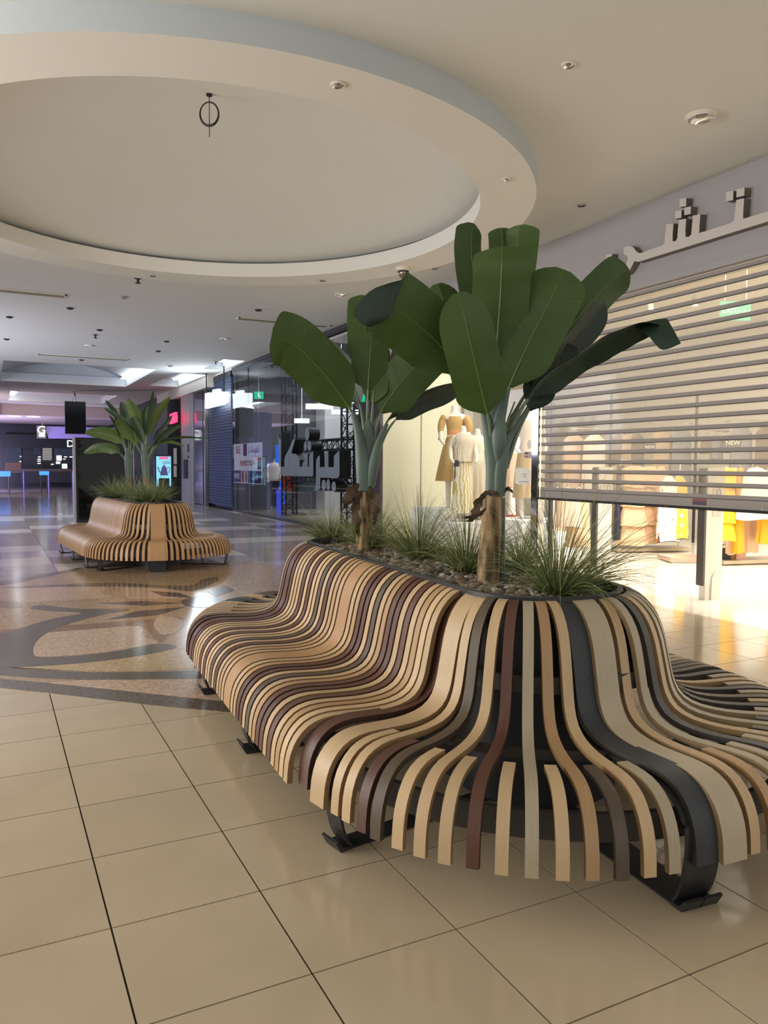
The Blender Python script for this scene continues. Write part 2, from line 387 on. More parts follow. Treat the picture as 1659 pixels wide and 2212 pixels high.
# ring and dome
def circ(r, z, n=N): return [(RCX+r*math.cos(2*PI*i/n), RCY+r*math.sin(2*PI*i/n), z) for i in range(n)]
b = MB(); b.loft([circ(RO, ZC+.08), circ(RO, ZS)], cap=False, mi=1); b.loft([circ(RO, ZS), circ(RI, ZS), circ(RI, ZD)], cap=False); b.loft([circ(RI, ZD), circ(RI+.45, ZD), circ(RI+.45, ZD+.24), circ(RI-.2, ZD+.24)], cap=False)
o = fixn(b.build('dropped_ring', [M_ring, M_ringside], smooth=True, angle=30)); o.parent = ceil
b = MB(); b.loft([circ((RI+.10)*(1-t/14), ZD+.055+.52*(1-(1-t/14)**2)) for t in range(0, 14)] + [circ(.0003, ZD+.575)], cap=False)
o = fixn(b.build('dome', M_ceil, smooth=True, angle=30)); o.parent = ceil
# coffers
M_cool = mat('coffer_plaster', '#c9cdd2', .8, noise_s=.5, amt=.03)
M_cove = emis('cove_strip', (.85, .93, 1), 6.0); M_covefill = emis('added_cove_strip', (.80, .87, 1), 9.0)
def coffer(h, dep, arch=False, lit=True, right=True):
    x0, x1, y0, y1 = h; b = MB(); t = .06
    b.box((x0-t, y0-t, ZC+.1), (x0, y1+t, ZC+dep)); b.box((x1, y0-t, ZC+.1), (x1+t, y1+t, ZC+dep))
    b.box((x0, y0-t, ZC+.1), (x1, y0, ZC+dep)); b.box((x0, y1, ZC+.1), (x1, y1+t, ZC+dep))
    if arch:
        n = 16; rings = []
        for k in range(n+1):
            s = k/n; x = x0+.05+(x1-x0-.1)*s; z = ZC+dep+.48*math.sin(PI*s)**.8 if 0 < s < 1 else ZC+dep
            rings.append([(x, y0, z), (x, y1+.3, z), (x, y1+.3, z+.05), (x, y0, z+.05)])
        b.loft(rings)
        b.box((x0, y1+.28, ZC+dep-.05), (x1, y1+.33, ZC+dep+.6)); b.box((x0-t, y1+t, ZC+dep-.03), (x1+t, y1+.34, ZC+dep))
        b.box((x0, y0-.1, ZC+dep), (x1, y0, ZC+dep+.6))
    else: b.box((x0-t, y0-t, ZC+dep), (x1+t, y1+t, ZC+dep+.05))
    o = b.build('coffer', M_cool); o.parent = ceil
    if lit:
        b = MB(); b.box((x0+.15, y0+.002, ZC+.13), (x1-.15, y0+.03, ZC+.27)); o = b.build('near_cove_light', M_covefill); o.parent = ceil  # unseen glowing strip, added to brighten the far riser and vault
        b = MB()
        if right: b.box((x1-.22, y0+.2, ZC+dep-.06), (x1-.03, y1-.2, ZC+dep-.03))
        else: b.box((x0+.03, y0+.2, ZC+dep-.06), (x0+.3, y1-.2, ZC+dep-.03))
        o = b.build('cove_light', M_cove); o.parent = ceil
coffer(holes[0], .34, arch=True); coffer(holes[1], .3); coffer(holes[2], .3); coffer(holes[3], .3, right=False)
# far lower soffit with the violet wash and closing wall
M_soff = mat('far_soffit', '#b9a9a6', .8)
b = MB(); b.box((-3, 45.5, 4.05), (7.6, 56, 4.15)); b.box((-3, 45.4, 4.05), (7.6, 45.5, 4.75)); struct(b, 'trim_1', M_soff)

def fixture(name, p, z, r, label, cat='ceiling light', dep=.07, dark=False, group=None, glow=0):
    t = empty(name, (p[0], p[1], z), label, cat, group)
    b = MB(); b.lathe((p[0], p[1], z), [(r*1.2, -.001), (r*1.2, -.008), (r*1.0, -r*.3), (r*.96, -r*.3), (r*.9, -.002)], 28); b.build('trim_ring', M_white if not dark else M_steel, t, smooth=True)
    b = MB(); b.lathe((p[0], p[1], z), [(r*.97, -r*.29), (r*.80, -r*.12), (r*.5, -.004), (.001, -.003)], 28, cap=False); b.build('reflector', M_chrome if not dark else M_black, t, smooth=True)
    b = MB(); b.lathe((p[0], p[1], z), [(r*.36, -.004), (r*.36, -.010), (r*.2, -.016), (.001, -.018)], 20, cap=False)
    b.build('bulb', emis('bulb_glow', (1, .95, .85), glow) if glow else mat('lamp_glass', '#8d8a84', .2), t, smooth=True)
    return t
def zpt(u, v, z): p = az(u, v, z); return (p.x, p.y)
fixture('downlight', zpt(1515,249,ZC), ZC, .118, 'large chrome downlight in the ceiling nearest the shop sign')
fixture('spotlight', zpt(730,182,ZS), ZS, .05, 'small white-ringed spotlight in the near edge of the ceiling ring')
fixture('spotlight', zpt(1228,139,ZC), ZC, .05, 'small white-ringed spotlight in the flat ceiling at the top of the picture')
fixture('spotlight', zpt(1095,386,ZS), ZS, .045, 'small spotlight in the ring soffit to the right of the dome')
fixture('spotlight', zpt(1256,443,ZC), ZC, .045, 'unlit dark spotlight in the ceiling beside the grey shop fascia', dark=True)
fixture('spotlight', zpt(697,606,ZS), ZS, .04, 'unlit dark spotlight on the far soffit left of the dome camera', dark=True)
fixture('spotlight', zpt(940,580,ZC), ZC, .04, 'unlit dark spotlight just right of the dome camera', dark=True)
fixture('spotlight', zpt(330,596,ZS), ZS, .04, 'unlit dark spotlight on the far left arc of the ceiling ring', dark=True)
fixture('downlight', zpt(738,635,ZC), ZC, .11, 'chrome downlight in the ceiling above the left banana plant', glow=3)
fixture('downlight', zpt(486,731,ZC), ZC, .11, 'chrome downlight with a bright lamp above the glass shopfront', glow=6)
fixture('downlight', zpt(194,746,ZC), ZC, .11, 'lit downlight left of the middle in front of the arched coffer', glow=8)
fixture('downlight', zpt(367,789,ZC), ZC, .11, 'lit downlight just in front of the grey coffer edge', glow=6)
k = 0
for (u, v), w in (((268,641), 'pale round access plate'), ((151,665), 'dark round detector'), ((20,684), 'dark round plate at the left edge'),
               ((558,669), 'dark small detector'), ((360,737), 'small dark plate'), ((176,777), 'dark flat detector'), ((215,712), 'dark small plate'), ((342,758), 'tiny dark nozzle'), ((14,732), 'small plate at far left')):
    p = zpt(u, v, ZC); k += 1
    b = MB(); b.lathe((p[0], p[1], ZC), [(.07, 0), (.07, -.012), (.05, -.03), (.02, -.034)], 16)
    tag(b.build('ceiling_detector', M_steel if 'pale' in w else M_black, smooth=True), w+' on the ceiling '+['left of the ring','above the hanging screen','near the left border','behind the ring','before the coffers','before the arched coffer','beside the sprinkler','right of the coffer slot','left of the lit downlight'][k-1], 'detector')
for u, v, w in ((298,601,'black sprinkler head hanging below the far left of the ring'), (206,723,'black sprinkler head above the second bench'), (466,781,'sprinkler head in the cool-lit ceiling by the shopfronts')):
    p = zpt(u, v, ZC); b = MB()
    b.lathe((p[0], p[1], ZC), [(.06, 0), (.06, -.01), (.02, -.02), (.02, -.07), (.045, -.075), (.045, -.085), (.01, -.09)], 14)
    tag(b.build('sprinkler', M_black, smooth=True), w, 'sprinkler')
# slot diffusers
M_slot = mat('slot_grille', '#8c857c', .6)
def slot(x0, x1, y, w, label):
    t = empty('slot_diffuser', ((x0+x1)/2, y, ZC), label, 'air vent')
    b = MB(); b.box((x0, y-w/2, ZC-.02), (x1, y-w/2+.03, ZC)); b.box((x0, y+w/2-.03, ZC-.02), (x1, y+w/2, ZC)); b.box((x0, y-w/2, ZC-.02), (x0+.03, y+w/2, ZC)); b.box((x1-.03, y-w/2, ZC-.02), (x1, y+w/2, ZC)); b.build('frame', M_white, t)
    n = max(2, int(w/.06))
    for i in range(n):
        b = MB(); yy = y-w/2+.03+(w-.06)*(i+.5)/n; b.box((x0+.03, yy-.012, ZC-.014), (x1-.03, yy+.012, ZC-.002)); b.build('slat', M_slot, t)
slot(-2.0, 1.35, 15.85, .3, 'long grey slot diffuser in the ceiling at the left edge')
slot(4.78, 6.9, 16.4, .3, 'grey slot diffuser in the ceiling meeting the truss shopfront')
slot(1.3, 3.8, 24.5, .35, 'long grey slot diffuser in front of the arched coffer')
# dome camera
p = az(871, 578, ZS); t = empty('dome_camera', p, 'white dome security camera hanging from the ceiling ring', 'camera')
b = MB(); b.lathe(p, [(.11, 0), (.11, -.015), (.095, -.05), (.085, -.055)], 28); b.build('housing', M_white, t, smooth=True)
b = MB(); b.lathe(p, [(.085, -.052), (.084, -.075)], 28); b.build('black_band', M_black, t, smooth=True)
b = MB(); b.lathe(p, [(.08*math.cos(a*PI/16), -.075-.08*math.sin(a*PI/16)) for a in range(0, 8)] + [(.002, -.155)], 28); b.build('dome', mat('camera_dome', '#8b8378', .08, metal=.6), t, smooth=True)
# cable coil under the dome
p = az(452, 207, 5.07); t = empty('cable_coil', p, 'coil of black cable hanging from the middle of the ceiling dome', 'cable')
q = p - Vector((0, 0, .17))
b = MB()
for k in range(4):
    rr_ = .10+.004*k; off = Vector((random.uniform(-.004, .004), random.uniform(-.004, .004), random.uniform(-.006, .006)))
    b.tube([q+off+RT*(rr_*math.sin(a*PI/14))*.85+Vector((0, 0, rr_*1.05*math.cos(a*PI/14))) for a in range(29)], .0035, 6)
b.build('coil', M_black, t, smooth=True)
b = MB(); b.tube([p+Vector((0, 0, .01)), p, q+Vector((0, 0, .1)), q+Vector((.0, 0, -.05)), q+Vector((0, 0, -.22))], .004, 6); b.build('hanging_end', M_black, t, smooth=True)
b = MB(); b.lathe(p, [(.03, .02), (.03, .0), (.02, -.005)], 12); b.build('ceiling_plate', M_black, t, smooth=True)
# ================================================================ FACADE ON THE RIGHT (plane x = 7.1)
FX = 7.1
M_cream = mat('cream_panel', '#d2ceb4', .55, noise_s=2, amt=.03)
M_shopw = mat('shop_wall', '#d6d0c4', .6, noise_s=2, amt=.03)
M_purple = mat('violet_mirror', '#6d6878', .12, metal=.7)
M_dark = mat('dark_wall', '#15171d', .35, noise_s=2, amt=.2)
M_dkpanel = mat('dark_panel', '#22252e', .3)
M_glass = glassmat('shop_glass', (.95, .96, .96), .015)
M_glass2 = glassmat('truss_shop_glass', (.84, .86, .88), .02)
M_poly = glassmat('clear_shutter_panel', (.78, .76, .71), .02, rough=.06, haze=.17, hazecol=(.62, .59, .54))
b = MB(); b.box((FX-.06, 1.0, 3.66), (FX+.3, 14.1, ZC)); b.box((FX-.10, 1.0, 3.64), (FX+.25, 14.1, 3.70)); struct(b, 'wall_right', M_fascia)
b = MB(); b.box((FX+.02, 8.9, 3.55), (FX+.06, 14.1, 3.66)); struct(b, 'trim_2', M_steel)
# dress shop room
b = MB(); b.box((13.6, 1, 0), (13.7, 17, 4.4)); 
o = struct(b, 'wall_back', M_shopw)
pm = None
for iy in range(10):
    for iz in range(4):
        if pm is None:
            q = MB(); q.box((-.012, -.44, -.44), (0, .44, .44)); pr = q.build('wall_panel', M_shopw, o); pm = 1
        else: pr = pr.copy(); COL.objects.link(pr)
        pr.location = (13.6, 7.6+iy*.9, 1.2+iz*.9)
b = MB(); b.box((9.05, 17, 0), (13.7, 17.1, 4.4)); b.box((7.1, .9, 0), (13.7, 1.0, 4.4)); struct(b, 'wall_side', M_shopw)
b = MB(); b.box((FX+.02, 14.1, 0), (9.05, 14.2, 4.55)); b.box((9.0, 14.1, 0), (9.1, 17, 4.4)); struct(b, 'wall_partition', M_cream)
b = MB(); sx_ = 14.085/ (ax(910, 1000, 7.1).y/7.1); b.box((sx_-.006, 14.085, 0), (sx_+.006, 14.1, 4.4)); struct(b, 'trim_11', mat('panel_seam', '#8f8672', .7))
b = MB(); b.box((8.98, 13.98, 0), (9.2, 14.25, 4.0)); struct(b, 'trim_3', mat('grey_post', '#a09a92', .5))
b = MB(); b.box((FX, 1, 4.4), (13.7, 17.1, 4.5)); struct(b, 'ceiling_shop', M_white)
b = MB(); b.box((FX+.01, 14.1, 0), (FX-.05, 14.32, 4.55)); struct(b, 'trim_4', M_purple)
# truss shop room
b = MB(); b.box((12.9, 17.2, 0), (13.0, 24.98, 4.5)); b.box((FX+.08, 24.92, 0), (13.0, 24.98, 4.5)); struct(b, 'wall_rear', mat('dim_shop_wall', '#5a595c', .7))
b = MB(); b.box((FX, 14.2, 4.45), (13, 24.98, 4.55)); struct(b, 'ceiling_truss_shop', mat('dark_shop_ceiling', '#47454a', .7))
b = MB(); b.box((FX+.02, 14.3, -.005), (13, 24.9, .012)); struct(b, 'floor_truss_shop', mat('truss_shop_floor', '#a89c88', .22, noise_s=3, amt=.06))
b = MB(); b.box((9.3, 16.6, 0), (10.0, 18.6, 4.45)); b.box((10.0, 24.1, 0), (11.1, 24.9, 4.45)); struct(b, 'trim_5', mat('column_white', '#c9c6be', .6))
b = MB(); b.box((FX-.03, 14.3, 4.53), (FX+.03, 24.9, 4.63)); b.box((FX-.03, 14.3, 0), (FX+.03, 24.9, .05)); struct(b, 'trim_6', mat('glazing_rail', '#4a4a50', .35, metal=.5))
# glazing: every pane its own object
def pane(y0, y1, z0, z1, m, name='window_1', x=FX):
    b = MB(); b.box((x-.006, y0+.003, z0), (x+.006, y1-.003, z1)); return struct(b, name, m)
pane(9.14, 10.82, .02, 3.56, M_glass); pane(10.82, 14.08, .02, 3.56, M_glass, 'window_2')
ys_ = [14.34, 16.0, 17.75, 19.6, 21.5, 23.2, 24.88]
for i in range(6): pane(ys_[i], ys_[i+1], .05, 4.53, M_glass2, 'window_%d' % (i+3))
# farther shopfronts
b = MB(); b.box((FX-.03, 28.0, 0), (FX+.4, 45, 4.63)); b.box((FX+.1, 24.9, 0), (FX+.2, 28.0, 4.63)); struct(b, 'wall_right_far', M_dark)
b = MB(); b.box((FX-.22, 27.2, 4.22), (FX+.1, 36.5, ZC)); struct(b, 'trim_7', M_white)
b = MB(); b.box((FX-.10, 30.5, 0), (FX+.05, 32.1, 4.22)); b.box((FX-.10, 30.15, 0), (FX+.05, 30.35, 4.22)); struct(b, 'trim_8', mat('pale_pilaster', '#aaa8ac', .4))
b = MB(); b.box((FX-.10, 28.2, 0), (FX-.04, 28.32, 4.3)); b.box((FX-.10, 28.55, 0), (FX-.04, 28.62, 4.3)); struct(b, 'trim_9', M_chrome)
b = MB(); b.box((FX-.05, 28.6, .03), (FX-.035, 30.15, 4.2)); struct(b, 'door_1', mat('dark_mirror_door', '#7d7f92', .06, metal=.85))
# opposite side of the mall
b = MB(); b.box((-6.6, 12, 0), (-6.5, 55, 4.63)); struct(b, 'wall_left', mat('opposite_shopfront', '#3a3836', .3, noise_s=.7, amt=.3))
# end wall of the mall
b = MB(); b.box((-6.6, 55, 0), (8, 55.2, 4.7)); b.box((FX, 45, 0), (FX+.3, 55, 4.63)); struct(b, 'wall_end', M_dark)
b = MB(); b.box((-1.0, 44.9, 0), (.42, 45.6, 4.6)); struct(b, 'trim_10', mat('blue_column', '#3d4b86', .4))  # column in one even blue base colour
# ================================================================ BENCHES
PROF = [(.372,.925),(.405,.922),(.455,.893),(.505,.835),(.538,.76),(.558,.68),(.575,.60),(.593,.53),(.628,.472),(.69,.438),(.78,.424),(.88,.424),(.99,.430),(1.075,.428),(1.145,.408),(1.195,.368),(1.228,.315),(1.246,.25),(1.252,.17)]
FULL = crom([(r, 0, z) for r, z in PROF], 34)
INS = [p for p in FULL if p.x > .875]
RSC = [1.0]
RT2 = Vector((math.cos(YAW), -math.sin(YAW), 0))
def rscale(prof): return [Vector((.372+(p.x-.372)*RSC[0] if p.x > .372 else p.x, 0, p.z)) for p in prof]
def slat_mesh(mb, P, n, w, prof, th=.024, lift=0.0, rim=None):
    """P: axis point, n: outward unit vector"""
    t = Vector((-n.y, n.x, 0)); vs = []; L = 0; N_ = len(prof); uv = []
    for i, q in enumerate(prof):
        a, c = prof[max(i-1, 0)], prof[min(i+1, N_-1)]
        tg = Vector((c.x-a.x, c.z-a.z)).normalized(); nr = Vector((-tg.y, tg.x))   # outward/up normal in (r,z)
        if nr.x*0+nr.y < 0 and abs(nr.y) > .3: nr = -nr
        if i: L += (Vector((q.x, q.z))-Vector((prof[i-1].x, prof[i-1].z))).length
        nr = Vector((-tg.y, tg.x)) if tg.x*1 >= 0 or tg.y < 0 else nr
        o_ = Vector((q.x, q.z))+nr*lift; i_ = o_-nr*th
        for (rz, s) in ((o_, -1), (o_, 1), (i_, 1), (i_, -1)):
            k = max(0, min(1, (.95-q.x)/.57)) if rim else 0; k = k*k*(3-2*k)
            vs.append(Vector((P.x, P.y, 0))+n*rz.x+t*(s*w/2)+Vector((0, 0, rz.y))+((rim*k) if rim else Vector()))
        uv.append(L)
    fs = []; mi = []; uvs = []
    for i in range(N_-1):
        for k in range(4):
            a, b_ = k, (k+1) % 4
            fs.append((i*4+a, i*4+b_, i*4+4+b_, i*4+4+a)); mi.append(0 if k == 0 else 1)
            wd = w if k in (0, 2) else th
            uvs.append([(0, uv[i]), (wd, uv[i]), (wd, uv[i+1]), (0, uv[i+1])])
    for e, rev in ((0, True), (N_-1, False)):
        f = [e*4+k for k in range(4)]; f = f if not rev else f[::-1]
        fs.append(tuple(f)); mi.append(1); uvs.append([(0, 0), (w, 0), (w, th), (0, th)])
    b0 = len(mb.v); mb.v += [tuple(p) for p in vs]
    for f, m_, u_ in zip(fs, mi, uvs): mb.f.append([x+b0 for x in f]); mb.m.append(m_); mb.uv.append(u_)
    mb.has = True
OFFW = [0.0]
def stadium(C0, C1, r, na=24):
    ax_ = (C1-C0).normalized(); sd = Vector((-ax_.y, ax_.x, 0))   # left side
    a0 = math.atan2(sd.y, sd.x); pts = []
    of = -sd*OFFW[0]
    for k in range(na+1): a = a0+PI*k/na; pts.append(C0+Vector((math.cos(a), math.sin(a), 0))*r+(of if k > na/2 else Vector()))
    for k in range(na+1): a = a0+PI+PI*k/na; pts.append(C1+Vector((math.cos(a), math.sin(a), 0))*r+(of if k < na/2 else Vector()))
    return pts
def wall_ring(mb, C0, C1, r0, r1, z0, z1, na=24):
    o0 = stadium(C0, C1, r1, na); i0 = stadium(C0, C1, r0, na); n = len(o0); Z = Vector((0, 0, 1))
    vs = [p+Z*z0 for p in o0]+[p+Z*z1 for p in o0]+[p+Z*z0 for p in i0]+[p+Z*z1 for p in i0]; fs = []
    for i in range(n):
        j = (i+1) % n
        fs += [(i, j, n+j, n+i), (n+i, n+j, 3*n+j, 3*n+i), (3*n+i, 3*n+j, 2*n+j, 2*n+i), (2*n+i, 2*n+j, j, i)]
    mb.add(vs, fs)
def slat_obj(t, P, n, w, ins, code, rim=None, th=.024):
    b = MB(); slat_mesh(b, P, n, w, rscale(INS if ins else FULL), th, rim=rim)
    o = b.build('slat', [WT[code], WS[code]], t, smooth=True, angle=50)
    return o
NAMES = dict(L='light ash', T='tan oak', B='red-brown', D='dark grey-brown', K='charcoal', P='pale grey ash', N='tan oak')
def bench(C0, C1, label, left, nearfan, right, farfan, feet, group=None, off=0.0):
    OFFW[0] = off
    t = empty('planter_bench', Vector((C0.x, C0.y, 0)), label, 'bench', group)
    axd = (C1-C0).normalized(); sd = Vector((-axd.y, axd.x, 0)); L = (C1-C0).length
    def put(P, n, w, ins, code, rim=None):
        o = slat_obj(t, P, n, w, ins, code, rim)
    # straight sides: far -> near on the left, near -> far on the right
    for seq, side, rev in ((left, sd, True), (right, -sd, False)):
        tot = sum(w for _, w in seq); gap = (L+(.014 if off and rev else 0)-tot)/len(seq); s = gap/2
        for code, w in seq:
            d = s+w/2; P = C1-axd*d if rev else C0+axd*d-sd*off
            if off and rev:      # the last slats before the round end begin to fan out
                q_ = max(0, min(1, (d/L-.35)/.65)); q_ = q_*q_; R_ = C1-axd*(d-.065*q_)+side*.40; T_ = C1-axd*d+side*1.238; n_ = (T_-R_).normalized()
                put(T_-n_*1.238, n_, w, False, code)
            else: put(P, side, w, False, code)
            s += w+gap
    a0 = math.atan2(sd.y, sd.x)
    for Cc, base, seq in ((C0, a0, nearfan), (C1, a0+PI, farfan)):
        for q in seq:
            if q[0] == 'abs': put(q[1], q[2], q[3], q[4], q[5]); continue
            ang, w, ins, code = q[:4]; a = base+math.radians(ang)
            put(Cc-sd*(off if (ang > 90) == (Cc is C0) else 0), Vector((math.cos(a), math.sin(a), 0)), w, ins, code)
    D0_ = Vector((2.30, 2.96, 0)) if off else C0; OFFW[0] = off
    b = MB(); wall_ring(b, D0_, C1, .335, .35, .0, .89); b.build('planter_shell', M_body, t, smooth=True)
    b = MB(); wall_ring(b, D0_, C1, .340, .366, .872, .938, 40); b.build('rim', M_rim, t, smooth=True)
    b = MB(); pts = stadium(D0_, C1, .338); b.add([p+Vector((0, 0, .865)) for p in pts], [tuple(range(len(pts)))]); b.build('soil_bed', M_soil, t); OFFW[0] = off
    b = MB(); q_ = .372+.663*RSC[0]; wall_ring(b, C0, C1, q_, q_+.025, .20, .30); b.build('seat_beam', M_beam, t, smooth=True)
    b = MB(); wall_ring(b, C0, C1, .50, .525, .56, .63); b.build('back_beam', M_beam, t, smooth=True)
    b = MB(); wall_ring(b, C0, C1, .72, .76, .37, .398); b.build('inner_seat_beam', M_beam, t, smooth=True)
    LOOP = crom([(.36,0,.007),(.75,0,.007),(1.12,0,.007),(1.165,0,.02),(1.195,0,.08),(1.212,0,.16),(1.218,0,.24),(1.205,0,.31),(1.165,0,.362),(1.10,0,.392),(.99,0,.399),(.80,0,.392),(.68,0,.402),(.595,0,.45),(.56,0,.54),(.53,0,.70),(.48,0,.82),(.40,0,.885),(.352,0,.87)], 44)
    for P, n, w in feet:
        fr = MB(); slat_mesh(fr, P, n, w, rscale(LOOP), .011)
        o = fr.build('leg_frame', [M_frame, M_frame], t, smooth=True)
        b = MB(); tt = Vector((-n.y, n.x, 0)); c = Vector((P.x, P.y, 0))+n*(.372+.823*RSC[0])
        for sgn in (-1, 1):
            b.prism([c+tt*(sgn*w*.27)+tt*s_*w*.26+n*r_+Vector((0, 0, z_)) for s_, r_, z_ in ((-1, -.02, .002),)] and
                    [c+tt*(sgn*w*.27-w*.255)+n*-.03+Vector((0,0,.001)), c+tt*(sgn*w*.27-w*.255)+n*.022+Vector((0,0,.001)), c+tt*(sgn*w*.27-w*.255)+n*.045+Vector((0,0,.042)), c+tt*(sgn*w*.27-w*.255)+n*.034+Vector((0,0,.046)), c+tt*(sgn*w*.27-w*.255)+n*.008+Vector((0,0,.014)), c+tt*(sgn*w*.27-w*.255)+n*-.03+Vector((0,0,.012))], tt*w*.51)
        fixn(b.build('foot_pad', M_frame, o))
    return t
S = .044
def seq(s):
    """letters = slats, capital W prefix wide: 'WL'"""
    out = []; k = 0
    for tok in s.split():
        if tok.startswith('W'): out.append((tok[1], .080))
        elif tok.startswith('X'): out.append((tok[1], .145))
        else: out.append((tok, S))
    return out
rd = random.Random(11)
left1 = seq('WB B L L L B L B L L D L B L T L XN L T B B L D L T B B L B L T L L')
right1 = seq(' '.join(rd.choice('KDPLPKBD') for _ in range(19))+' WK WK '+' '.join(rd.choice('KDPLPKBD') for _ in range(19)))
# near fan: angle measured from the left side over the near end to the right side
AX = math.degrees(0)
def fanlist(start, step, codes, first_ins):
    out = []; ins = first_ins; a = start
    for c in codes: out.append((a, S, ins, c)); ins = not ins; a += step
    return out
C0 = Vector((2.33, 2.95, 0)); C1 = Vector((2.455, 5.29, 0))
_ax = (C1-C0).normalized(); _a0 = math.degrees(math.atan2(_ax.x, -_ax.y))   # angle of left side normal (deg)
_a0 = math.degrees(math.atan2(Vector((-_ax.y, _ax.x)).y, Vector((-_ax.y, _ax.x)).x))
def azm(a): return (a-_a0) % 360          # world azimuth (deg) -> fan angle
# near end: rim point and tip point of every long slat, tip and bearing of every short one (metres)
NEARL = [('B', 1.940, 3.053, 1.145, 2.963, .080), ('L', 1.936, 2.929, 1.129, 2.772, .096), ('L', 1.922, 2.856, 1.173, 2.594, S), ('D', 1.936, 2.798, 1.209, 2.422, S),
         ('L', 1.961, 2.736, 1.288, 2.246, S), ('B', 1.994, 2.696, 1.406, 2.102, S), ('P', 2.043, 2.661, 1.544, 1.969, S), ('T', 2.083, 2.631, 1.710, 1.871, S),
         ('L', 2.133, 2.607, 1.890, 1.804, S), ('K', 2.192, 2.577, 2.129, 1.780, .108), ('P', 2.283, 2.559, 2.222, 1.751, .106), ('L', 2.392, 2.577, 2.332, 1.758, S)]
NEARS = [('L', 1.159, 2.667, -165), ('B', 1.189, 2.495, -156.7), ('L', 1.247, 2.328, -148.3), ('L', 1.339, 2.169, -139.3), ('L', 1.469, 2.028, -130.2),
         ('L', 1.624, 1.913, -121), ('D', 1.796, 1.828, -111.5), ('P', 1.980, 1.786, -101.5), ('T', 2.42, 1.742, -91.5)]
near1 = []
for code, rx, ry, tx, ty, w in NEARL:
    n = Vector((tx-rx, ty-ry, 0)).normalized(); near1.append(('abs', Vector((tx, ty, 0))-n*1.238, n, w, False, code))
for code, tx, ty, a in NEARS:
    n = Vector((math.cos(math.radians(a)), math.sin(math.radians(a)), 0)); near1.append(('abs', Vector((tx, ty, 0))-n*1.238, n, S, True, code))
C0R = Vector((2.38, 2.965, 0)); a = -83.0; k = 0
while a < _a0-360+176 if _a0 > 0 else a < _a0+176:
    n = Vector((math.cos(math.radians(a)), math.sin(math.radians(a)), 0)); near1.append(('abs', C0R, n, S, k % 2 == 1, 'PPKPLDPKPPKLDPKPLPKD'[k % 20])); a += 4.14; k += 1
far1 = fanlist(3, 4.14, ''.join(rd.choice('KDPLLTBL') for _ in range(43)), False)
def dirn(a): a = math.radians(a); return Vector((math.cos(a), math.sin(a), 0))
ls = Vector((-_ax.y, _ax.x, 0))
feet1 = [(Vector((1.155, 2.735, 0))-dirn(-170)*1.238, dirn(-170), .10), (C0+_ax*.90, ls, .12), (C0+_ax*2.02, ls, .12), (Vector((2.129,1.780,0))-dirn(-94.8)*1.238, dirn(-94.8), .15),
         (C0-ls*.06, -ls, .12), (C0+_ax*.90-ls*.06, -ls, .12), (C0+_ax*2.02-ls*.06, -ls, .12), (C1, dirn(80), .12), (C1, dirn(150), .12)]
b1 = bench(C0, C1, 'large curved planter bench of mixed light and dark wooden slats in the foreground', left1, near1, right1, far1, feet1, off=.06)
# ---- second bench, all tan slats
RSC[0] = .80; C2 = Vector((2.26, 12.0, 0)); C3 = Vector((2.08, 14.35, 0))
seqT = [('N', .050)]*44
fanT = []
a = 0; k = 0
_ax2 = (C3-C2).normalized(); _b0 = math.degrees(math.atan2(_ax2.x, -_ax2.y))
_b0 = math.degrees(math.atan2(Vector((-_ax2.y, _ax2.x)).y, Vector((-_ax2.y, _ax2.x)).x))
wide = (-101-_b0) % 360
a = 2.0
while a < 179:
    if abs(a-wide) < 4.6:
        if not any(w > .1 for _, w, _, _ in fanT): fanT.append((wide, .20, False, 'N'))
    else: fanT.append((a, .038, k % 2 == 1, 'N'))
    a += 4.14; k += 1
farT = [(3+4.14*i, .038, i % 2 == 1, 'N') for i in range(43)]
ls2 = Vector((-_ax2.y, _ax2.x, 0))
feet2 = [(C2+_ax2*.0, ls2, .12), (C2+_ax2*1.1, ls2, .12), (C2+_ax2*2.2, ls2, .12), (C2, dirn(-150), .1), (C2, dirn(-30), .12), (C2+_ax2*1.1, -ls2, .12)]
b2 = bench(C2, C3, 'smaller-looking planter bench of plain tan slats farther down the mall', seqT, fanT, seqT, farT, feet2)
b = MB(); n = dirn(-101); tt = Vector((-n.y, n.x, 0)); b.obox(C2+n*.86+Vector((0, 0, .12)), tt*.11, n*.13, (0, 0, .12)); b.build('base_box', M_body, b2)
b = MB(); b.obox(C2+n*.60+tt*.0+Vector((0, 0, .2)), tt*.13, n*.12, (0, 0, .2)); b.build('base_box', M_body, b2)

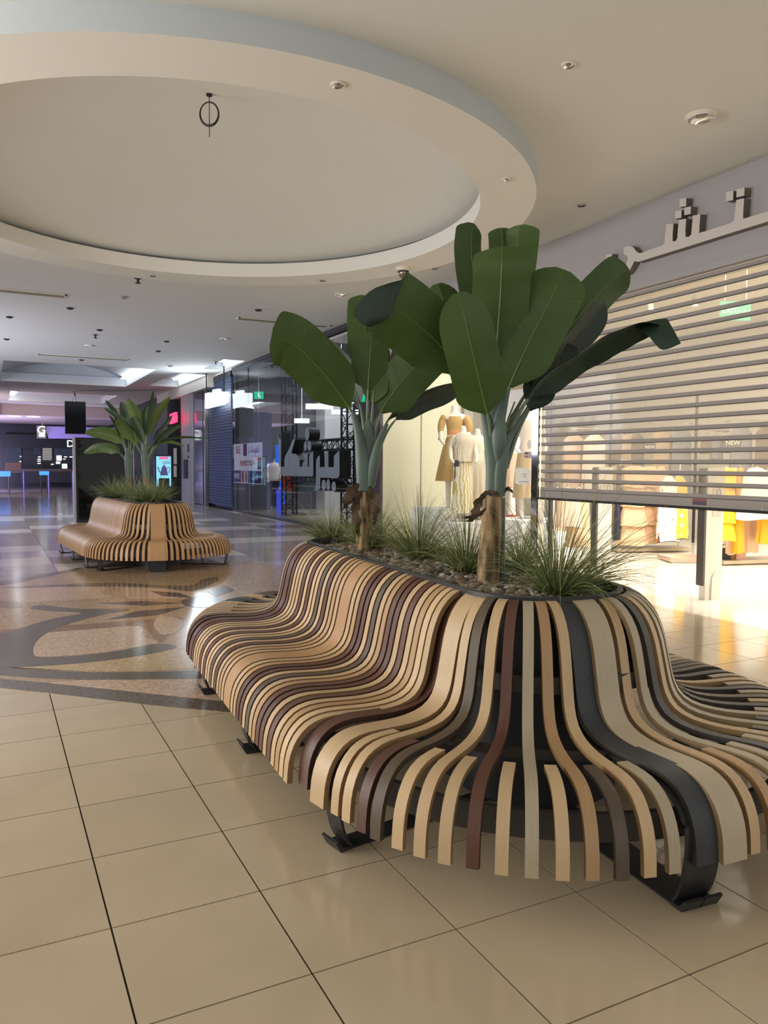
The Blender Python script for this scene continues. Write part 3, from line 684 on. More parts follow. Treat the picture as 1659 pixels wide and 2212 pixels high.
# ================================================================ PLANTS
def leafmat(name, back, front, vein, rough=.5):
    m, nt, b = newmat(name)
    b.inputs['Roughness'].default_value = rough
    uv = nt.nodes.new('ShaderNodeUVMap'); uv.uv_map = 'uv'
    sx = nt.nodes.new('ShaderNodeSeparateXYZ'); nt.links.new(uv.outputs[0], sx.inputs[0])
    ab = nt.nodes.new('ShaderNodeMath'); ab.operation = 'ABSOLUTE'; nt.links.new(sx.outputs[0], ab.inputs[0])
    # side veins: v - 0.25*|u| repeated
    ma = nt.nodes.new('ShaderNodeMath'); ma.operation = 'MULTIPLY_ADD'; ma.inputs[1].default_value = -.45; nt.links.new(ab.outputs[0], ma.inputs[0]); nt.links.new(sx.outputs[1], ma.inputs[2])
    cmb = nt.nodes.new('ShaderNodeCombineXYZ'); nt.links.new(ma.outputs[0], cmb.inputs[0])
    wv = nt.nodes.new('ShaderNodeTexWave'); wv.inputs['Scale'].default_value = 26; wv.inputs['Distortion'].default_value = 1.5; wv.inputs['Detail'].default_value = 3; nt.links.new(cmb.outputs[0], wv.inputs[0])
    wb = nt.nodes.new('ShaderNodeTexWave'); wb.inputs['Scale'].default_value = 3.2; wb.inputs['Distortion'].default_value = .8; wb.wave_profile = 'SAW'; nt.links.new(cmb.outputs[0], wb.inputs[0])
    rb = nt.nodes.new('ShaderNodeMapRange'); rb.inputs[1].default_value = .93; rb.inputs[2].default_value = 1.0; nt.links.new(wb.outputs[1], rb.inputs[0])
    oi = nt.nodes.new('ShaderNodeObjectInfo')
    nz = nt.nodes.new('ShaderNodeTexNoise'); nz.inputs['Scale'].default_value = 5; nz.inputs['Detail'].default_value = 3
    geo = nt.nodes.new('ShaderNodeNewGeometry'); nt.links.new(geo.outputs['Position'], nz.inputs[0])
    def mix(a, b_, fac):
        x = nt.nodes.new('ShaderNodeMix'); x.data_type = 'RGBA'
        for s, k in ((a, 6), (b_, 7)):
            if isinstance(s, tuple): x.inputs[k].default_value = (*s, 1)
            else: nt.links.new(s, x.inputs[k])
        if isinstance(fac, float): x.inputs[0].default_value = fac
        else: nt.links.new(fac, x.inputs[0])
        return x.outputs[2]
    f, k = srgb(front), srgb(back)
    c1 = mix(k, f, geo.outputs['Backfacing'])
    dk = nt.nodes.new('ShaderNodeHueSaturation'); dk.inputs['Value'].default_value = .72; nt.links.new(c1, dk.inputs['Color'])
    c2 = mix(dk.outputs[0], c1, nz.outputs[0])
    hv = nt.nodes.new('ShaderNodeHueSaturation'); r2 = nt.nodes.new('ShaderNodeMapRange'); r2.inputs[3].default_value = .82; r2.inputs[4].default_value = 1.18
    nt.links.new(oi.outputs['Random'], r2.inputs[0]); nt.links.new(r2.outputs[0], hv.inputs['Value']); nt.links.new(c2, hv.inputs['Color'])
    mv = nt.nodes.new('ShaderNodeMath'); mv.operation = 'MULTIPLY'; mv.inputs[1].default_value = .10; nt.links.new(wv.outputs[1], mv.inputs[0])
    c3 = mix(hv.outputs[0], srgb(vein), mv.outputs[0])
    m4 = nt.nodes.new('ShaderNodeMath'); m4.operation = 'MULTIPLY'; m4.inputs[1].default_value = .42; nt.links.new(rb.outputs[0], m4.inputs[0])
    c4 = mix(c3, srgb('#1b2a12'), m4.outputs[0])
    nt.links.new(c4, b.inputs['Base Color'])
    bp = nt.nodes.new('ShaderNodeBump'); bp.inputs['Strength'].default_value = .25; bp.inputs['Distance'].default_value = .004
    sm_ = nt.nodes.new('ShaderNodeMath'); sm_.operation = 'ADD'; nt.links.new(wv.outputs[1], sm_.inputs[0]); nt.links.new(rb.outputs[0], sm_.inputs[1])
    nt.links.new(sm_.outputs[0], bp.inputs['Height']); nt.links.new(bp.outputs[0], b.inputs['Normal'])
    return m
M_leaf = leafmat('banana_leaf', '#0f2a22', '#385219', '#62802f')
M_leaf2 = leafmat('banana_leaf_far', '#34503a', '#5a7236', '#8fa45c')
M_stalk = mat('leaf_stalk', '#66735a', .5, noise_s=30, amt=.18)
M_mid = mat('leaf_midrib', '#56702c', .5)
M_midd = mat('leaf_midrib_dark', '#24401c', .5)
M_sheath = mat('green_sheath', '#52635a', .5, noise_s=18, amt=.42, stretch=(1,1,.15))
M_trunk = mat('peeling_tan_trunk', '#8a7252', .8, noise_s=30, amt=.72, bump=.5, stretch=(1,1,.18))
M_dry = mat('dry_brown_leaf', '#4a3a28', .85, noise_s=20, amt=.4)
def wprof(s, tip):
    # banana blade: quick widening, nearly parallel, rounded end
    a = min(1, s/.22); b_ = min(1, (1-s)/tip)
    return (math.sin(a*PI/2)**.9)*(max(0, 1-(1-b_)**2.2))**.55
def leaf(t, pts, wpx, twist=0, fold=.22, start=.3, tip=.22, flip=1, mt=None, wave=.5, smat=None, sr=.0085, asym=1.0, seed=0):
    """pts: [(u,v,distance)] from the stalk root to the tip; wpx: full blade width in pixels there"""
    P = crom([ad(*p) for p in pts], 34)
    n = len(P); L = [0]
    for i in range(1, n): L.append(L[-1]+(P[i]-P[i-1]).length)
    rn = random.Random(seed)
    dav = sum(p[2] for p in pts)/len(pts); Wd = wpx/F_PX*dav/2
    b = MB(); K = 5; ss = [-1, -.72, -.38, -.12, 0, .12, .38, .72, 1]; vs = []; uv = []
    i0 = int(n*start)
    ph = rn.uniform(0, 6)
    for i in range(i0, n):
        T = (P[min(i+1, n-1)]-P[max(i-1, 0)]).normalized(); V = (P[i]-CAM).normalized()
        Sd = T.cross(V).normalized(); s = (i-i0)/(n-1-i0)
        tw = twist(s) if callable(twist) else twist
        Sd = Matrix.Rotation(math.radians(tw), 3, T) @ Sd; Nn = Sd.cross(T)*flip
        w = Wd*wprof(min(max(s, .012), .992), tip)
        for q in ss:
            ww = w*(asym if q > 0 else 1)
            wvv = math.sin(L[i]*18+ph+q*2)*.05*wave*Wd*abs(q)**1.5 + math.sin(L[i]*41+ph*2)*.022*wave*Wd*abs(q)
            vs.append(P[i]+Sd*(ww*q*(1-.10*abs(q)*fold))+Nn*(fold*w*abs(q)**1.3+wvv)); uv.append((q*w, L[i]))
    m_ = len(ss); rows = n-i0
    fs = [(r*m_+c, r*m_+c+1, (r+1)*m_+c+1, (r+1)*m_+c) for r in range(rows-1) for c in range(m_-1)]
    if flip < 0: fs = [f[::-1] for f in fs]
    b.add(vs, fs, 0, uv)
    o = b.build('leaf', mt or M_leaf, t, smooth=True, angle=180)
    b = MB(); k0 = 0
    rad = []
    for i in range(n):
        s = i/(n-1); rad.append(sr*(2.1 if s < .02 else 1.9-1.1*min(1, s/max(start, .05))) if s < start else sr*.8*(1-(s-start)/(1-start))**.8*.6+.0008)
    b.tube(P[:i0+1], rad[:i0+1], 8); 
    b.build('stalk', smat or M_stalk, o, smooth=True)
    b = MB(); b.tube(P[i0:], rad[i0:], 6); b.build('midrib', M_mid if flip > 0 else M_midd, o, smooth=True)
    return o
def flap(t, A, B_, d0, d1):
    """folded-over leaf end between two outlines"""
    a = crom([ad(u, v, d0) for u, v in A], 12); c = crom([ad(u, v, d1) for u, v in B_], 12); n = 8; vs = []; uv = []
    for i in range(12):
        for j in range(n):
            s = j/(n-1); p = a[i].lerp(c[i], s); bul = math.sin(s*PI)*.02*math.sin((i+.5)/12*PI); vs.append(p-FW*bul); uv.append((i/11*.2-.1, s*.2))
    b = MB(); b.add(vs, [(i*n+j, (i+1)*n+j, (i+1)*n+j+1, i*n+j+1) for i in range(11) for j in range(n-1)], 0, uv)
    me_ = b.build('leaf_tip', M_leaf, t, smooth=True, angle=180); nn = me_.data.polygons[0].normal
    if nn.dot(FW) > 0: me_.data.flip_normals()
    me_.data.flip_normals() if LEAF_FRONT_BACK else None
    return me_
LEAF_FRONT_BACK = False
def trunk(t, pts, rpx, m, name, n=20, rough=0.0, seed=1, segs=14):
    P = crom([ad(*p) for p in pts], segs); rs = crom([(r/F_PX*p[2], 0, 0) for r, p in zip(rpx, pts)], segs)
    rings = []
    for i, p in enumerate(P):
        T = (P[min(i+1, segs-1)]-P[max(i-1, 0)]).normalized(); A = Vector((1, 0, 0)); A = (A-T*A.dot(T)).normalized(); B_ = T.cross(A)
        ring = []
        for j in range(n):
            a = 2*PI*j/n; k = 1+rough*(noise.noise(Vector((math.cos(a)*1.5, math.sin(a)*1.5, p.z*2.2+seed)))+.5*noise.noise(Vector((math.cos(a)*4, math.sin(a)*4, p.z*6+seed))))
            ring.append(p+(A*math.cos(a)+B_*math.sin(a))*rs[i].x*k)
        rings.append(ring)
    b = MB(); b.loft(rings); return fixn(b.build(name, m, t, smooth=True, angle=60))
def sheath_blade(t, pts, w, m, seed=0):
    """clasping leaf base: a curved half-shell along pts (u,v,d)"""
    P = crom([ad(*p) for p in pts], 18); b = MB(); vs = []; n = len(P); W_ = crom([(x/F_PX*p[2]/2, 0, 0) for x, p in zip(w, pts)], 18)
    for i, p in enumerate(P):
        T = (P[min(i+1, n-1)]-P[max(i-1, 0)]).normalized(); V = (p-CAM).normalized(); Sd = T.cross(V).normalized(); Nn = -V
        for k in range(9):
            a = (k/8-.5)*PI*.92; vs.append(p+Sd*math.sin(a)*W_[i].x+Nn*(math.cos(a))*W_[i].x*.62)
    b.add(vs, [(r*9+c, r*9+c+1, r*9+10+c, r*9+9+c) for r in range(n-1) for c in range(8)])
    return b.build('sheath_blade', m, t, smooth=True, angle=180)
D = 4.12
p0 = ad(1057, 1268, D)
t = empty('banana_plant', p0, 'tall artificial banana plant with broad green leaves in the near end of the large bench', 'plant')
trunk(t, [(1054,1290,D),(1055,1230,D),(1060,1160,D),(1064,1068,D)], [25,24,23,22], M_trunk, 'trunk', rough=.10)
trunk(t, [(1066,1080,D),(1069,1030,D),(1072,975,D),(1073,930,D),(1075,890,D)], [19,18,19,13,6], M_sheath, 'sheath', rough=.06, seed=4)
sheath_blade(t, [(1066,1072,D-.03),(1067,1010,D-.035),(1059,940,D-.04),(1044,880,D-.05),(1037,835,D-.05)], [36,36,30,15,9], M_sheath)
sheath_blade(t, [(1078,1072,D-.05),(1082,1010,D-.055),(1092,960,D-.055),(1116,920,D-.04),(1140,880,D-.02)], [26,28,22,11,6], M_sheath)
sheath_blade(t, [(1076,1000,D-.06),(1078,950,D-.07),(1080,900,D-.07),(1092,855,D-.06),(1104,820,D-.06)], [10,32,24,14,8], M_sheath)
for k_, (u_, v_) in enumerate(((1058,850),(1066,790),(1078,800),(1088,850),(1100,845),(1112,868))):
    b = MB(); b.tube(crom([ad(1068+k_, 1000, D-.02), ad((1070+u_)/2+k_*.5, 920, D-.03), ad(u_, v_, D-.03)], 10), [.011,.010,.009,.008,.007,.0065,.006,.0055,.005,.0045], 6); b.build('stalk', M_stalk, t, smooth=True)
sheath_blade(t, [(1068,930,D-.04),(1068,880,D-.05),(1068,830,D-.06),(1068,785,D-.06)], [18,22,18,8], M_sheath)
leaf(t, [(1060,950,D),(1040,872,D),(960,757,D-.12),(905,705,D-.22),(868,675,D-.30),(838,655,D-.36)], 150, twist=4, start=.30, tip=.05, fold=.08, seed=1, wave=.2)
flap(t, [(872,604),(864,630),(850,662),(836,690),(800,707)], [(846,610),(800,628),(763,672),(772,690),(784,702)], D-.37, D-.42)
leaf(t, [(1064,985,D),(1058,920,D-.08),(1046,868,D-.14),(1030,800,D-.22),(1010,715,D-.3),(990,632,D-.34)], 116, start=.30, tip=.3, fold=.12, seed=2, twist=8, flip=1)
leaf(t, [(1070,930,D),(1071,850,D-.02),(1074,740,D-.1),(1081,640,D-.18),(1084,570,D-.24),(1086,532,D-.2)], 124, start=.38, tip=.10, fold=.12, seed=3, twist=-4)
leaf(t, [(1066,920,D+.05),(1052,780,D+.12),(1030,640,D+.2),(1018,540,D+.26),(1022,482,D+.26)], 78, start=.35, tip=.14, fold=.3, seed=4, twist=38)
leaf(t, [(1078,900,D+.06),(1090,760,D+.15),(1108,620,D+.24),(1118,530,D+.3),(1122,486,D+.3)], 92, start=.35, tip=.14, fold=.2, seed=5, twist=-25)
leaf(t, [(1074,900,D+.08),(1080,760,D+.2),(1086,600,D+.3),(1085,520,D+.36),(1082,492,D+.36)], 60, start=.35, tip=.14, fold=.2, seed=15, twist=20)
leaf(t, [(1078,960,D),(1092,860,D-.05),(1140,745,D-.14),(1188,650,D-.2),(1218,582,D-.2)], 128, start=.30, tip=.2, fold=.10, seed=6, twist=-6)
leaf(t, [(1086,940,D+.05),(1130,860,D+.12),(1200,750,D+.22),(1270,660,D+.3),(1320,608,D+.34),(1358,580,D+.34)], 92, start=.3, tip=.18, fold=.22, seed=7, twist=18)
leaf(t, [(1090,930,D+.02),(1140,865,D+.06),(1210,775,D+.1),(1270,705,D+.14),(1306,655,D+.16)], 72, start=.25, tip=.3, fold=.2, seed=8, twist=40, flip=-1)
leaf(t, [(1094,950,D-.02),(1136,868,D-.05),(1190,812,D-.08),(1260,765,D-.1),(1330,722,D-.16),(1385,702,D-.2),(1424,704,D-.22)], 92, start=.20, tip=.30, fold=.4, seed=9, twist=60, flip=-1, wave=1.2)
flap(t, [(1370,706),(1392,697),(1416,690),(1441,688)], [(1398,720),(1414,742),(1434,756),(1471,742)], D-.205, D-.26)
leaf(t, [(1092,1010,D-.03),(1120,930,D-.02),(1152,868,D+.02),(1175,820,D+.06),(1215,782,D+.1),(1250,760,D+.12)], 74, start=.34, tip=.3, fold=.2, seed=10, twist=10, flip=-1)
leaf(t, [(1062,920,D+.06),(1020,800,D+.2),(975,700,D+.32),(945,612,D+.4)], 84, start=.3, tip=.2, fold=.18, seed=11, twist=14)
leaf(t, [(1056,910,D+.04),(1075,850,D+.12),(1050,790,D+.16),(1030,740,D+.2)], 60, start=.3, tip=.2, fold=.18, seed=12, twist=30, flip=-1)
def dry(t, pts, w, seed=0):
    P = crom([ad(*p) for p in pts], 14); b = MB(); vs = []; n = len(P); rn = random.Random(seed)
    for i, p in enumerate(P):
        T = (P[min(i+1, n-1)]-P[max(i-1, 0)]).normalized(); V = (p-CAM).normalized(); Sd = T.cross(V).normalized(); s = i/(n-1)
        ww = w*(math.sin(PI*min(1, s*1.05+.08)))**.7*(1+.3*math.sin(i*1.9+seed))
        for q in (-1, -.4, .3, 1): vs.append(p+Sd*ww*q*.5+V*(-.012*math.cos(q*1.5+i*.8)))
    b.add(vs, [(r*4+c, r*4+c+1, r*4+5+c, r*4+4+c) for r in range(n-1) for c in range(3)])
    return b.build('dry_leaf', M_dry, t, smooth=True, angle=180)
dry(t, [(1048,1066,D-.06),(1034,1085,D-.09),(1028,1105,D-.1),(1018,1122,D-.1),(1000,1128,D-.08)], .045, 1)
dry(t, [(1050,1098,D-.06),(1034,1112,D-.1),(1015,1117,D-.14),(988,1119,D-.16)], .022, 2)
dry(t, [(1086,1068,D-.05),(1094,1056,D-.06),(1104,1060,D-.06),(1110,1070,D-.06)], .02, 3)
dry(t, [(1042,1068,D-.065),(1056,1064,D-.075),(1072,1066,D-.075),(1088,1064,D-.06)], .028, 4)
trunk(t, [(1082,1290,D+.03),(1083,1190,D+.03),(1084,1075,D+.03)], [9,8,8], M_sheath, 'side_shoot', rough=.1)
# ---- second plant
D = 5.58
p0 = ad(787, 1198, D)
t = empty('banana_plant', p0, 'artificial banana plant with drooping leaves in the far end of the large bench', 'plant')
trunk(t, [(785,1215,D),(786,1150,D),(789,1100,D),(792,1052,D)], [17,16,15,15], M_trunk, 'trunk', rough=.10, seed=9)
trunk(t, [(790,1062,D),(792,1010,D),(794,965,D),(797,930,D),(799,900,D)], [16,17,18,13,6], M_sheath, 'sheath', rough=.06, seed=5)
sheath_blade(t, [(786,1060,D-.04),(784,1000,D-.05),(776,940,D-.05),(762,890,D-.06)], [30,32,22,10], M_sheath)
sheath_blade(t, [(800,1050,D-.05),(808,1000,D-.06),(820,950,D-.06),(836,915,D-.05)], [20,24,14,8], M_sheath)
leaf(t, [(786,960,D),(762,895,D-.05),(715,825,D-.15),(660,765,D-.25),(626,738,D-.3),(586,728,D-.34)], 116, start=.26, tip=.13, fold=.10, seed=21, twist=-4)
leaf(t, [(790,940,D+.05),(770,850,D+.15),(725,780,D+.25),(668,738,D+.3)], 74, start=.25, tip=.2, fold=.2, seed=22, twist=-30, flip=-1)
leaf(t, [(794,930,D),(795,850,D-.05),(799,780,D-.1),(803,718,D-.12)], 80, start=.38, tip=.14, fold=.10, seed=23, twist=2)
leaf(t, [(796,900,D+.06),(792,800,D+.2),(788,700,D+.3),(790,638,D+.32)], 78, start=.35, tip=.14, fold=.15, seed=24, twist=10)
leaf(t, [(804,940,D+.04),(830,860,D+.15),(856,790,D+.25),(872,745,D+.28)], 56, start=.3, tip=.2, fold=.2, seed=25, twist=35, flip=-1)
leaf(t, [(804,960,D),(824,890,D-.04),(860,835,D-.08),(905,785,D-.12),(945,745,D-.14)], 100, start=.26, tip=.2, fold=.10, seed=26, twist=-6)
leaf(t, [(802,930,D),(806,870,D-.05),(812,800,D-.05),(815,745,D-.02)], 60, start=.35, tip=.2, fold=.12, seed=29, twist=-20)
leaf(t, [(806,985,D),(840,905,D+.05),(885,868,D+.12),(940,842,D+.2),(990,828,D+.28)], 30, start=.25, tip=.4, fold=.4, seed=27, twist=45, flip=-1)
leaf(t, [(806,1010,D-.02),(832,940,D-.03),(862,900,D-.02),(910,872,D+.04),(955,856,D+.1),(994,843,D+.15)], 42, start=.36, tip=.5, fold=.3, seed=28, twist=25, flip=-1)
dry(t, [(782,1050,D-.05),(762,1060,D-.08),(748,1085,D-.1),(742,1105,D-.1)], .08, 5)
dry(t, [(795,1052,D-.05),(808,1075,D-.08),(810,1110,D-.09),(806,1150,D-.09)], .07, 6)
dry(t, [(780,1060,D-.06),(768,1100,D-.08),(772,1140,D-.09),(775,1170,D-.09)], .06, 7)
# ---- plants of the second bench
D = 13.0
def small(D, base, crown, label, leaves, seed):
    t = empty('banana_plant', ad(base[0], base[1], D), label, 'plant')
    trunk(t, [(base[0], base[1]+20, D), (base[0], base[1]-8, D)], [6, 6], M_trunk, 'trunk', n=12, rough=.08)
    trunk(t, [(base[0], base[1]-2, D), ((base[0]+crown[0])/2, (base[1]+crown[1])/2-8, D), (crown[0], crown[1], D)], [7.5, 9, 5], M_sheath, 'sheath', n=12, rough=.05)
    for i, (w, tw, fl_, pts) in enumerate(leaves):
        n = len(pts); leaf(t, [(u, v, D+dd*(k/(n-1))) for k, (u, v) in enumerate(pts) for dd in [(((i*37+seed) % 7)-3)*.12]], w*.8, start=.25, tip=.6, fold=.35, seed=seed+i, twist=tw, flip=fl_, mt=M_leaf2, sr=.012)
small(13.0, (316,1035), (312,960), 'banana plant on the right in the tan bench, its long leaf reaching over the shopfront', [
    (36,10,1,[(314,985),(310,926),(293,895),(276,862)]), (20,50,-1,[(315,985),(318,925),(324,878),(330.5,845)]), (28,30,1,[(317,985),(326,930),(343,893),(367,858)]),
    (22,35,-1,[(318,990),(338,955),(364,930),(392,917)]), (20,50,-1,[(318,985),(336,940),(356,916),(372,897)]), (14,60,-1,[(318,990),(348,953),(390,943),(445,946)]),
    (16,50,1,[(318,995),(342,962),(366,956),(398,964)]), (20,30,-1,[(312,985),(298,935),(268,910),(226,882)]), (30,20,1,[(312,990),(284,945),(264,920),(253,905)]),
    (18,10,-1,[(314,980),(316,930),(312,900),(318,878)]), (24,5,-1,[(313,985),(305,945),(292,915),(286,900)])], 40)
small(13.9, (279,1035), (277,968), 'banana plant on the left in the tan bench with wide drooping leaves', [
    (38,8,1,[(279,995),(262,950),(226,935),(184,934)]), (30,20,1,[(278,1000),(250,972),(215,966),(181,978)]), (30,0,-1,[(279,990),(277,940),(272,900),(262,868)]),
    (18,40,-1,[(278,990),(258,922),(246,890),(228,865)]), (16,50,-1,[(278,990),(258,940),(247,915),(236,897)]), (20,30,1,[(280,985),(286,930),(290,895),(296,875)]),
    (26,10,1,[(281,990),(292,955),(300,925),(304,900)])], 60)

# ================================================================ GRASSES
M_grass = [mat('grass_blade', '#77834a', .6), mat('grass_blade_dark', '#56643a', .6), mat('grass_blade_pale', '#a5a174', .6)]
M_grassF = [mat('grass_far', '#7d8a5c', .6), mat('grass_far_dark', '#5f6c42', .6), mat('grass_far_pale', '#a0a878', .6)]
def tuft(base, label, nb, Lm, spread, seed, lean=Vector((0, 0, 0)), mats=M_grass, wd=.0019, cat='grass'):
    rn = random.Random(seed); b = MB()
    for k in range(nb):
        a = rn.uniform(0, 2*PI); r0 = abs(rn.gauss(0, .022)); L_ = Lm*rn.uniform(.55, 1.12)
        el = rn.betavariate(2.2, 1.5)*spread; d = Vector((math.cos(a)*math.sin(el), math.sin(a)*math.sin(el), math.cos(el)))+lean*rn.uniform(.3, 1); d.normalize()
        p = base+Vector((math.cos(a)*r0, math.sin(a)*r0, -.01)); n = 8; step = L_/n
        droop = rn.uniform(.03, .24); kink = rn.randint(3, 6) if rn.random() < .15 else 99; rows = []
        sdv = d.cross(Vector((0, 0, 1)));  sdv = sdv.normalized() if sdv.length > .05 else Vector((1, 0, 0))
        sdv = Matrix.Rotation(rn.uniform(-1.2, 1.2), 3, d) @ sdv
        for i in range(n+1):
            w = wd*(1-(i/n)**1.6)*rn.uniform(.9, 1.1)+.0003
            rows += [p-sdv*w, p+sdv*w]
            p = p+d*step; d = (d+Vector((0, 0, -droop*(i+1)*.28))).normalized()
            if i == kink: d = (d+Vector((rn.uniform(-1, 1), rn.uniform(-1, 1), -.5))*.6).normalized()
        b.add(rows, [(2*i, 2*i+1, 2*i+3, 2*i+2) for i in range(n)], rn.choices([0, 1, 2], [5, 3, 2])[0])
    o = b.build('ornamental_grass', mats, smooth=True, angle=180); tag(o, label, cat, kind='stuff')
    return o
def bedpt(u, v, z=.88): return az(u, v, z)
tuft(bedpt(905,1212), 'middle tuft of wispy green grass standing clear on the pebbles between the two trunks', 420, .52, 1.05, 1)
tuft(bedpt(1008,1240), 'tuft of wispy grass just left of the near peeling trunk', 340, .52, 1.0, 2)
tuft(bedpt(1205,1288), 'big windswept tuft of grass at the near end of the bench, leaning right', 480, .66, 1.25, 3, lean=RT*.32)
tuft(bedpt(800,1190), 'tuft of grass in front of the far banana trunk', 420, .42, 1.05, 4)
tuft(bedpt(715,1172), 'dense tuft of grass at the far left end of the large bench', 420, .42, 1.1, 5, lean=-RT*.15)
tuft(bedpt(1125,1225), 'low tuft of grass behind the near peeling trunk', 240, .40, 1.1, 6, lean=RT*.2)
k = 0
for (u, dd, w) in ((240,14.4,'leftmost'), (262,14.0,'second from the left'), (286,13.6,'middle'), (306,12.7,'front centre'), (326,12.6,'right of the trunk'), (345,13.2,'rightmost')):
    k += 1; P = ad(u, 1070, dd); P.z = .88
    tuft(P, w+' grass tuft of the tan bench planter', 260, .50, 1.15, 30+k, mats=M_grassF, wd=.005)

# ================================================================ PEBBLES
PEB = [mat('pebble_'+n_, h_, .45, noise_s=30, amt=.3) for n_, h_ in (('grey', '#7d7870'), ('tan', '#94826a'), ('dark', '#45423f'), ('olive', '#6b664e'), ('pale', '#aaa294'), ('brown', '#6a5442'))]
def pebble_mesh(mi, seed):
    rn = random.Random(seed); import bmesh
    bm = bmesh.new(); bmesh.ops.create_icosphere(bm, subdivisions=2, radius=1)
    for v in bm.verts:
        k = 1+.16*noise.noise(v.co*1.1+Vector((seed, 0, 0))); v.co = Vector((v.co.x*k, v.co.y*k*.74, v.co.z*k*.5))
    me = bpy.data.meshes.new('pebble'); bm.to_mesh(me); bm.free(); me.materials.append(PEB[mi]); me.polygons.foreach_set('use_smooth', [True]*len(me.polygons)); return me
PM = [pebble_mesh(i % 6, i) for i in range(12)]
rn = random.Random(5); spots = []; tries = 0
L12 = (C1-C0).length; axn = (C1-C0).normalized(); sdn = Vector((-axn.y, axn.x, 0))
def in_bed(s, w, r): return (abs(w) < r and 0 <= s <= L12) or (s < 0 and s*s+w*w < r*r) or (s > L12 and (s-L12)**2+w*w < r*r)
cell = {}
while len(spots) < 1150 and tries < 60000:
    tries += 1; s = rn.uniform(-.32, L12+.32); w = rn.uniform(-.34, .33)
    if not in_bed(s, w if w > 0 else min(0, w+.02), .322): continue
    key = (int(s/.04), int(w/.04)); ok = True
    for a in (-1, 0, 1):
        for b_ in (-1, 0, 1):
            for q in cell.get((key[0]+a, key[1]+b_), ()):
                if (q[0]-s)**2+(q[1]-w)**2 < .031**2: ok = False
    if ok: cell.setdefault(key, []).append((s, w)); spots.append((s, w))
pts = []
for s, w in spots:
    P = C0+axn*s+sdn*w; pts.append((P, (P-Vector((0, 0, 0))).length))
pts.sort(key=lambda q: q[1])
rest = MB()
for i, (P, _) in enumerate(pts):
    me = PM[rn.randrange(12)]; sc = rn.uniform(.021, .036); rot = Matrix.Rotation(rn.uniform(0, 6.3), 4, 'Z') @ Matrix.Rotation(rn.gauss(0, .3), 4, 'X') @ Matrix.Rotation(rn.gauss(0, .3), 4, 'Y')
    loc = Vector((P.x, P.y, .872+rn.uniform(0, .016)))
    if i < 300:
        o = bpy.data.objects.new('pebble', me); COL.objects.link(o); o.matrix_world = Matrix.Translation(loc) @ rot @ Matrix.Scale(sc, 4)
        tag(o, 'smooth river pebble in the near half of the large bench planter', 'pebble', 'river pebbles in the near half of the planter bed')
    else:
        mw = Matrix.Translation(loc) @ rot @ Matrix.Scale(sc, 4)
        rest.add([mw @ v.co for v in me.vertices], [tuple(p.vertices) for p in me.polygons], int(me.materials[0].name.split('_')[1] and PEB.index(me.materials[0])))
o = rest.build('pebble_bed', PEB, smooth=True, angle=180); tag(o, 'bed of river pebbles in the far half of the large bench planter', 'pebbles', kind='stuff')
rest = MB()
for _ in range(260):
    s = rn.uniform(-.3, 2.7); w = rn.uniform(-.3, .3)
    ax_ = _ax2; P = C2+ax_*s+Vector((-ax_.y, ax_.x, 0))*w; me = PM[rn.randrange(12)]
    if (s < 0 and s*s+w*w > .095): continue
    mw = Matrix.Translation(Vector((P.x, P.y, .88))) @ Matrix.Rotation(rn.uniform(0, 6), 4, 'Z') @ Matrix.Scale(.035, 4)
    rest.add([mw @ v.co for v in me.vertices], [tuple(p.vertices) for p in me.polygons], PEB.index(me.materials[0]))
o = rest.build('pebble_bed', PEB, smooth=True, angle=180); tag(o, 'bed of pebbles in the planter of the tan bench', 'pebbles', kind='stuff')
# ================================================================ SHOPFRONT OBJECTS
def gy(u, x=FX): return ax(u, 1000, x).y
# ---- rolling shutter with clear panels
M_bar = mat('shutter_aluminium', '#99928d', .5, metal=.05)
M_barD = mat('shutter_joint', '#2b2826', .5)
t = empty('rolling_shutter', (FX, 5.5, 0), 'half-lowered rolling shutter of grey slats and clear panels across the dress shop', 'shutter')
y0, y1, XS = 1.6, 8.96, FX-.02
zb, pitch, nb = 1.165, .1275, 20
for i in range(nb):
    z = zb+i*pitch
    b = MB(); b.box((XS-.010, y0, z), (XS+.010, y1, z+.042)); b.box((XS-.013, y0, z+.014), (XS-.010, y1, z+.036)); b.box((XS-.0125, y0, z-.007), (XS+.006, y1, z), 1)
    b.build('slat', [M_bar, M_barD], t)
    if i < nb-1 or True:
        b = MB(); b.box((XS-.002, y0, z+.042), (XS+.002, y1, min(z+pitch-.007, 3.63))); b.build('clear_panel', M_poly, t)
bb = MB(); bb.box((XS-.014, y0, 1.065), (XS+.014, y1, 1.158)); bb.box((XS-.018, y0, 1.062), (XS-.014, y1, 1.082)); bb = bb.build('bottom_bar', M_bar, t)
b = MB(); b.box((XS-.022, y0, 1.03), (XS+.022, y1, 1.062)); b.build('rubber_strip', mat('black_rubber', '#1d1b1a', .7), t)
for y in (8.35, 7.72, 7.1, 6.5, 5.9, 5.35, 4.8):
    b = MB(); b.lathe((0, 0, 0), [(.008, 0), (.007, .003), (.001, .004)], 10); o = b.build('screw', M_steel, bb, smooth=True); o.rotation_euler = (0, -PI/2, 0); o.location = (XS-.018, y, 1.072)
b = MB(); b.box((XS-.0165, 6.05, 1.078), (XS-.014, 6.24, 1.122)); b.box((XS-.0165, 6.05, 1.122), (XS-.014, 6.24, 1.152), 1); b.build('warning_sticker', [mat('sticker_blue', '#4c4860', .5), mat('sticker_red', '#8b4a4c', .5)], bb)
b = MB(); b.box((FX+.02, 8.80, 0), (FX+.07, 8.84, 3.66)); tag(b.build('guide_post', M_barD), 'thin black guide post just behind the left end of the shutter', 'post')
